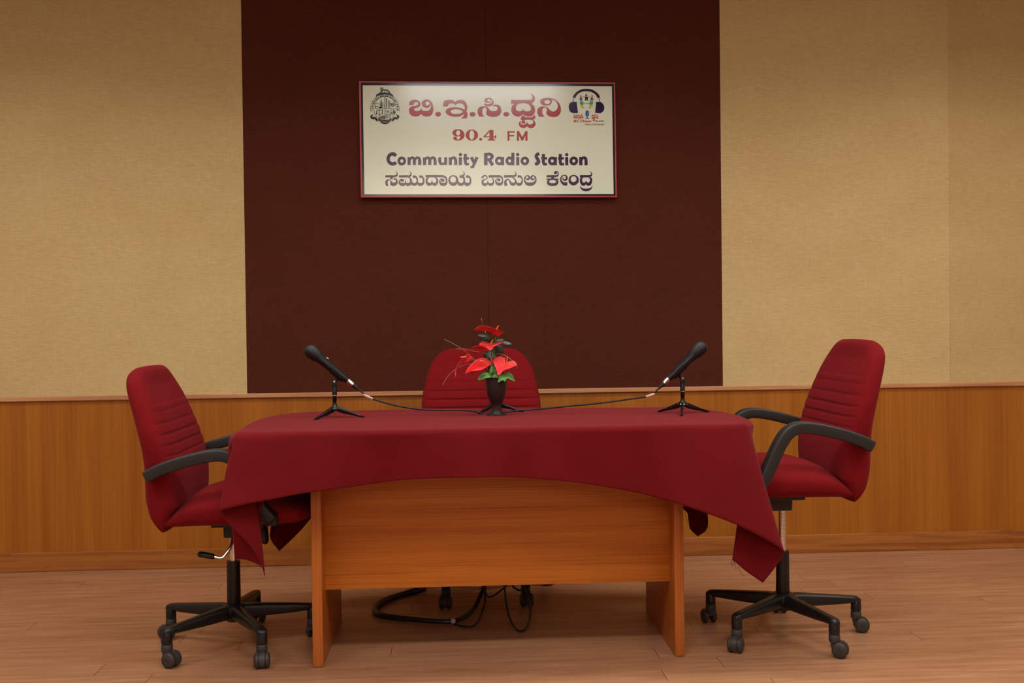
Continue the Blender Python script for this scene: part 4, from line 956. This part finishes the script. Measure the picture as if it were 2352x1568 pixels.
flower('topmost red flower, spread flat above the others',
       [(1090,757.5,-0.01),(1101,748,-0.03),(1118,749,-0.035),(1134,754,-0.03),(1148,759,-0.025),(1157,764,-0.005),(1150,768,0.0),(1144,773,0.005),(1137,769,0.01),(1132,768.5,0.02),(1124,760,0.025),(1108,756,0.01)], (1139,761,0.0),
       [(1140.5,758,-0.004),(1142.5,752,-0.008),(1145,747,-0.010)], [(1140,770,0.002),(1138.5,776,0.004),(1138,790,0.004),(1134,830,0.0)], 1.2)
flower('red flower in the middle of the bunch with an upright spadix',
       [(1100,792,0.01),(1105,786,0.02),(1115,784.5,0.025),(1126,788,0.02),(1140,787,0.01),(1153,783.5,0.0),(1152,787.5,-0.01),(1140,793,-0.025),(1133,797,-0.03),(1129.5,802.5,-0.035),(1125,804,-0.035),(1118,799,-0.03),(1110,795,-0.015)], (1127,793,-0.004),
       [(1127.5,790.5,-0.004),(1129,785,-0.007),(1132.5,779.5,-0.009)], [(1129,800,0.0),(1129,812,0.0),(1130,840,0.0)], 1.2)
flower('red flower half behind the middle one, its tip out to the left',
       [(1083,798.5,0.01),(1087,795.5,0.0),(1098,794,0.0),(1108,795,0.005),(1118,800,0.01),(1122,805,0.015),(1115,807,0.02),(1106,807.5,0.03),(1097,803,0.03),(1095,799,0.02)], (1111,800,0.02),
       [(1109,795,0.03),(1108,788,0.032),(1106.8,783.5,0.032)], [(1113,806,0.02),(1118,818,0.015),(1122,840,0.01)], 1.2)
flower('leftmost red flower, drooping sideways with a long point',
       [(1077,812,0.0),(1081,816,0.01),(1085,824,0.012),(1081,829,0.01),(1068,834,0.005),(1058,840,0.0),(1050,846,-0.005),(1046,852,-0.008),(1047,846,-0.015),(1054,833,-0.02),(1061,824,-0.02),(1070,816,-0.012)], (1076,822,0.004),
       [(1070,819.5,-0.016),(1063,820,-0.022),(1056.5,820.5,-0.024)], [(1083,825,0.006),(1088,827.5,0.006),(1098,836,0.006),(1118,850,0.004)], 1.3,
       flaps=[([(1046,850,-0.006),(1048,852,-0.006),(1047,862,-0.007),(1046.5,867,-0.008),(1044.5,858,-0.007)], (1046.5,857,-0.008))])
flower('large red flower low on the left, opening towards the room',
       [(1068.5,858.5,-0.035),(1071,851,-0.035),(1077,842,-0.03),(1087,832,-0.02),(1096,825,-0.01),(1108,821.5,0.005),(1118,823,0.012),(1126,829,0.012),(1128.5,835,0.0),(1124,839,-0.015),(1112,846,-0.03),(1100,850,-0.038),(1084,852,-0.042),(1075,854.5,-0.04)], (1117,838,0.004),
       [(1119,840.5,-0.004),(1115,835,-0.012),(1109,830,-0.02),(1102.5,828,-0.026)], [(1121,840,0.006),(1126,848,0.006),(1130,860,0.004)], 1.5,
       flaps=[([(1082,853,-0.02),(1090,852,-0.02),(1088,858,-0.018),(1085,862,-0.016),(1082,858,-0.018)], (1086,855,-0.02))])
flower('large red flower low on the right with a green-based spadix',
       [(1145,861.5,-0.045),(1140,848,-0.035),(1135,836,-0.02),(1132,828,-0.005),(1134,822,0.008),(1142,819,0.014),(1151,819.5,0.014),(1159,825,0.008),(1162,832,0.004),(1170,829,0.010),(1180,828,0.004),(1186,834,-0.012),(1187,838.5,-0.02),(1181,841,-0.03),(1169,846,-0.036),(1158,850,-0.042)], (1160,838,-0.002),
       [(1161,839,-0.004),(1163,832,-0.012),(1165,824,-0.016),(1166,817.5,-0.018)], [(1158,845,0.006),(1156,854,0.006),(1150,864,0.004)], 1.5)
flower('small red flower tucked behind the large right one, only its rim showing',
       [(1128,822,0.03),(1124,830,0.03),(1122,838,0.03),(1130,842,0.03),(1142,836,0.035),(1150,826,0.04),(1158,826,0.045),(1161,822,0.045),(1150,821,0.045),(1138,824,0.035)], (1140,832,0.04),
       [(1149,827,0.03),(1150,820,0.028),(1150.5,816.5,0.028)], [(1142,842,0.03),(1142,860,0.02)], 1.3)
def leafset(name, label, cat, leaves, group, mats):
    t = thing(name, label, cat, neck, 0, group)
    for (ol, ce, stp), mt in zip(leaves, mats):
        solid(MB().add(*patch(ol, ce, power=1.4)).build('leaf', M[mt], t, neck, sharp=None))
        if stp: MB().add(*tube([at(a, b, YF+d_) for a, b, d_ in stp], 0.0012, 7, 4)).build('leaf_stalk', M['stem'], t, neck)
    return t
leafset('foliage_sprig', 'green leaves spilling over the rim of the vase', 'leaves', [
    ([(1097,873,-0.03),(1102,862,-0.03),(1110,856,-0.025),(1120,855.5,-0.015),(1128,858,-0.01),(1131,863,-0.012),(1126,867,-0.03),(1116,868,-0.036),(1108,871,-0.036)], (1117,861,-0.026), [(1130,862,-0.01),(1133,868,0.0),(1136,880,0.0)]),
    ([(1143,878.5,-0.05),(1145,870,-0.045),(1147,863,-0.03),(1152,859,-0.02),(1158,862,-0.02),(1165,867,-0.035),(1163,870.5,-0.045),(1160,876,-0.05),(1155,873,-0.052),(1150,875,-0.052)], (1153,866,-0.038), [(1150,861,-0.015),(1146,868,-0.005),(1142,880,0.0)]),
    ([(1155,861,-0.02),(1162,856,-0.02),(1169,855,-0.025),(1176,860,-0.03),(1180,868,-0.036),(1183.5,875.5,-0.04),(1176,873,-0.042),(1168,869,-0.04),(1160,865,-0.032)], (1167,862.5,-0.024), [(1156,861,-0.015),(1150,868,-0.005),(1144,880,0.0)]),
    ([(1126,866,-0.016),(1124,855,-0.02),(1126,845,-0.016),(1130,840,-0.01),(1133,846,-0.014),(1133,858,-0.016),(1131,866,-0.012)], (1129,855,-0.022), None),
    ([(1133,866,-0.01),(1133,852,-0.012),(1134,840,-0.006),(1139,842,-0.008),(1142,852,-0.014),(1141,862,-0.016),(1137,867,-0.012)], (1137,854,-0.02), None),
    ([(1130,868,-0.03),(1134,860,-0.022),(1144,858,-0.02),(1151,862,-0.02),(1148,867,-0.03),(1140,869,-0.034)], (1141,863,-0.026), None)], 'leaves of the arrangement', ['leaf', 'leaf', 'leaf', 'leaf', 'leaf', 'leaf'])
leafset('foliage_sprig', 'dark and grey-green leaves beneath the topmost flower', 'leaves', [
    ([(1097.5,769,0.0),(1103,768,0.0),(1112,768.5,0.0),(1117,771,0.0),(1114,774,-0.005),(1106,774,-0.008),(1101,772,-0.005)], (1108,771,-0.004), None),
    ([(1100,774,0.005),(1108,776,0.0),(1114,771,0.0),(1120,772,0.0),(1129,778,0.004),(1131,784,0.006),(1124,785,0.004),(1116,782,0.0),(1107,780,0.0)], (1117,778,-0.004), [(1129,782,0.004),(1135,786,0.006),(1138,792,0.006)]),
    ([(1141,780,0.004),(1148,778.5,0.0),(1156,779,0.0),(1154,783,-0.004),(1147,786,-0.004),(1141,786,0.0)], (1148,782,-0.006), [(1141,786,0.004),(1138,790,0.006),(1137,800,0.006)]),
    ([(1150,788,0.004),(1156,784,0.0),(1166,785,0.0),(1175.5,789.5,0.0),(1169,791.5,-0.006),(1158,790.5,-0.006)], (1161,787.5,-0.006), None),
    ([(1137,797,0.02),(1142,792,0.02),(1152,793,0.02),(1156,801,0.022),(1158,810,0.024),(1151,815,0.024),(1143,817,0.022),(1135,816,0.02),(1133,806,0.02)], (1146,804,0.012), [(1138,812,0.02),(1136,830,0.012),(1136,850,0.006)])], 'leaves of the arrangement', ['greyleaf', 'darkleaf', 'greyleaf', 'greyleaf', 'darkleaf'])
for lb, pts in (('dry twig rising straight past the topmost flower', [(1105.5,729,-0.004),(1107,738,-0.004),(1110,749,0.03),(1114,760,0.032),(1118.5,770,0.0),(1126,776,0.01),(1132,800,0.014),(1134,850,0.004)]),
                ('long dry twig reaching up to the far left', [(1020,779,-0.01),(1036,786.5,-0.01),(1055,797,-0.008),(1067,804.5,0.0),(1078,815,0.02),(1094,828,0.02),(1115,848,0.012)]),
                ('thin dry twig running level to the left', [(1048,801,0.0),(1064,801.5,0.0),(1085,806,0.03),(1106,808.5,0.03),(1116,812,0.0),(1126,818.5,-0.004),(1129,826,-0.004),(1131,850,-0.002)]),
                ('dry twig arching over to the right', [(1188.5,844.5,-0.028),(1184,836,-0.028),(1176,827,-0.02),(1166,820,-0.024),(1156,814,-0.01),(1148,812.5,-0.006),(1140,814,-0.006),(1132,820,-0.004),(1129,830,-0.004),(1132,855,-0.002)]),
                ('thin dry twig bending down to the left', [(1016.5,884,-0.02),(1022,874,-0.02),(1032,860,-0.018),(1045,849.5,-0.02),(1058,842,0.012),(1078,835.5,0.02),(1100,842,0.02),(1122,855,0.01)])):
    P = [at(a, b, YF+d_) for a, b, d_ in pts]; o = MB().add(*tube(P+[neck+Vector((0, 0, -0.03))], 0.0009, 6, 5)).build('twig', M['twig'], None)
    tag(o, lb, 'twig', 'dry twigs in the vase')

# ------------------------------------------------------------------ cables on the floor under the desk
def floor_cable(name, label, pts, r, cat='cable', tapes=()):
    o = MB().add(*tube(pts, r, 10, 8)).build(name, M['cable'], None)
    tag(o, label, cat, 'cables on the floor under the desk')
    for tp_, rr in tapes: MB().add(*tube(tp_, rr, 10, 4)).build('cable_tie', M['tape'], o)
    return o
R0 = 0.011
floor_cable('cable_bundle', 'thick black cable bundle looping on the floor under the desk',
            [on(975,1350,R0), on(955,1356,R0), on(925,1364,R0), on(895,1374,R0), on(872,1386,R0), on(862,1399,R0), on(868,1410,R0), on(895,1416,R0), on(940,1421,R0), on(1000,1426,R0), on(1040,1426,R0), on(1068,1415,R0), on(1090,1395,R0), at(1104,1365,3.92), at(1111,1345,3.87), at(1113,1300,3.85), Vector((-0.04, 3.85, 0.70))],
            [0.010, 0.013, 0.011, 0.012, 0.014, 0.013, 0.012, 0.011, 0.010, 0.009, 0.009, 0.009, 0.008, 0.008, 0.007, 0.006, 0.006],
            tapes=[([on(1036,1426,R0), on(1040,1426.5,R0), on(1044,1426,R0)], [0.0098, 0.0102, 0.0098])])
r1 = 0.004
floor_cable('loose_cable', 'thin black cable hanging in a long loop behind the front panel',
            [Vector((0.05, 3.75, 0.70)), at(1157,1300,3.75), at(1159,1345,3.75), at(1162,1380,3.75), at(1168,1410,3.76), on(1178,1434,r1), on(1188,1446,r1), on(1198,1449,r1), on(1209,1442,r1), at(1217,1420,3.80), at(1218,1395,3.82), at(1213,1368,3.84), at(1203,1345,3.85), at(1196,1300,3.85), Vector((0.16, 3.85, 0.70))], 0.0038)
floor_cable('loose_cable', 'thin black cable drooping between the bundle and the long loop',
            [Vector((-0.02, 3.83, 0.70)), at(1114,1300,3.83), at(1115,1345,3.83), at(1116,1362,3.83), at(1124,1371,3.83), at(1138,1365,3.83), at(1152,1354,3.83), at(1162,1343,3.83), at(1166,1300,3.83), Vector((0.06, 3.83, 0.70))], 0.0038)
floor_cable('loose_cable', 'short black cable loop peeping out below the front panel beside the castor',
            [Vector((0.10, 3.88, 0.70)), at(1172,1300,3.88), at(1176,1340,3.88), at(1184,1351,3.88), at(1194,1355,3.88), at(1199,1350,3.88), at(1200,1335,3.88), at(1203,1300,3.88), Vector((0.14, 3.88, 0.70))], 0.0038)
floor_cable('loose_cable', 'thin black cable lying on the floor at the end of the bundle',
            [on(1036,1427,r1), on(1050,1434,r1), on(1070,1439,r1), on(1086,1437,r1), on(1098,1426,r1), at(1107,1405,3.90), at(1114,1380,3.87), at(1112,1345,3.86), at(1109,1300,3.86), Vector((-0.05, 3.86, 0.70))], 0.0034)
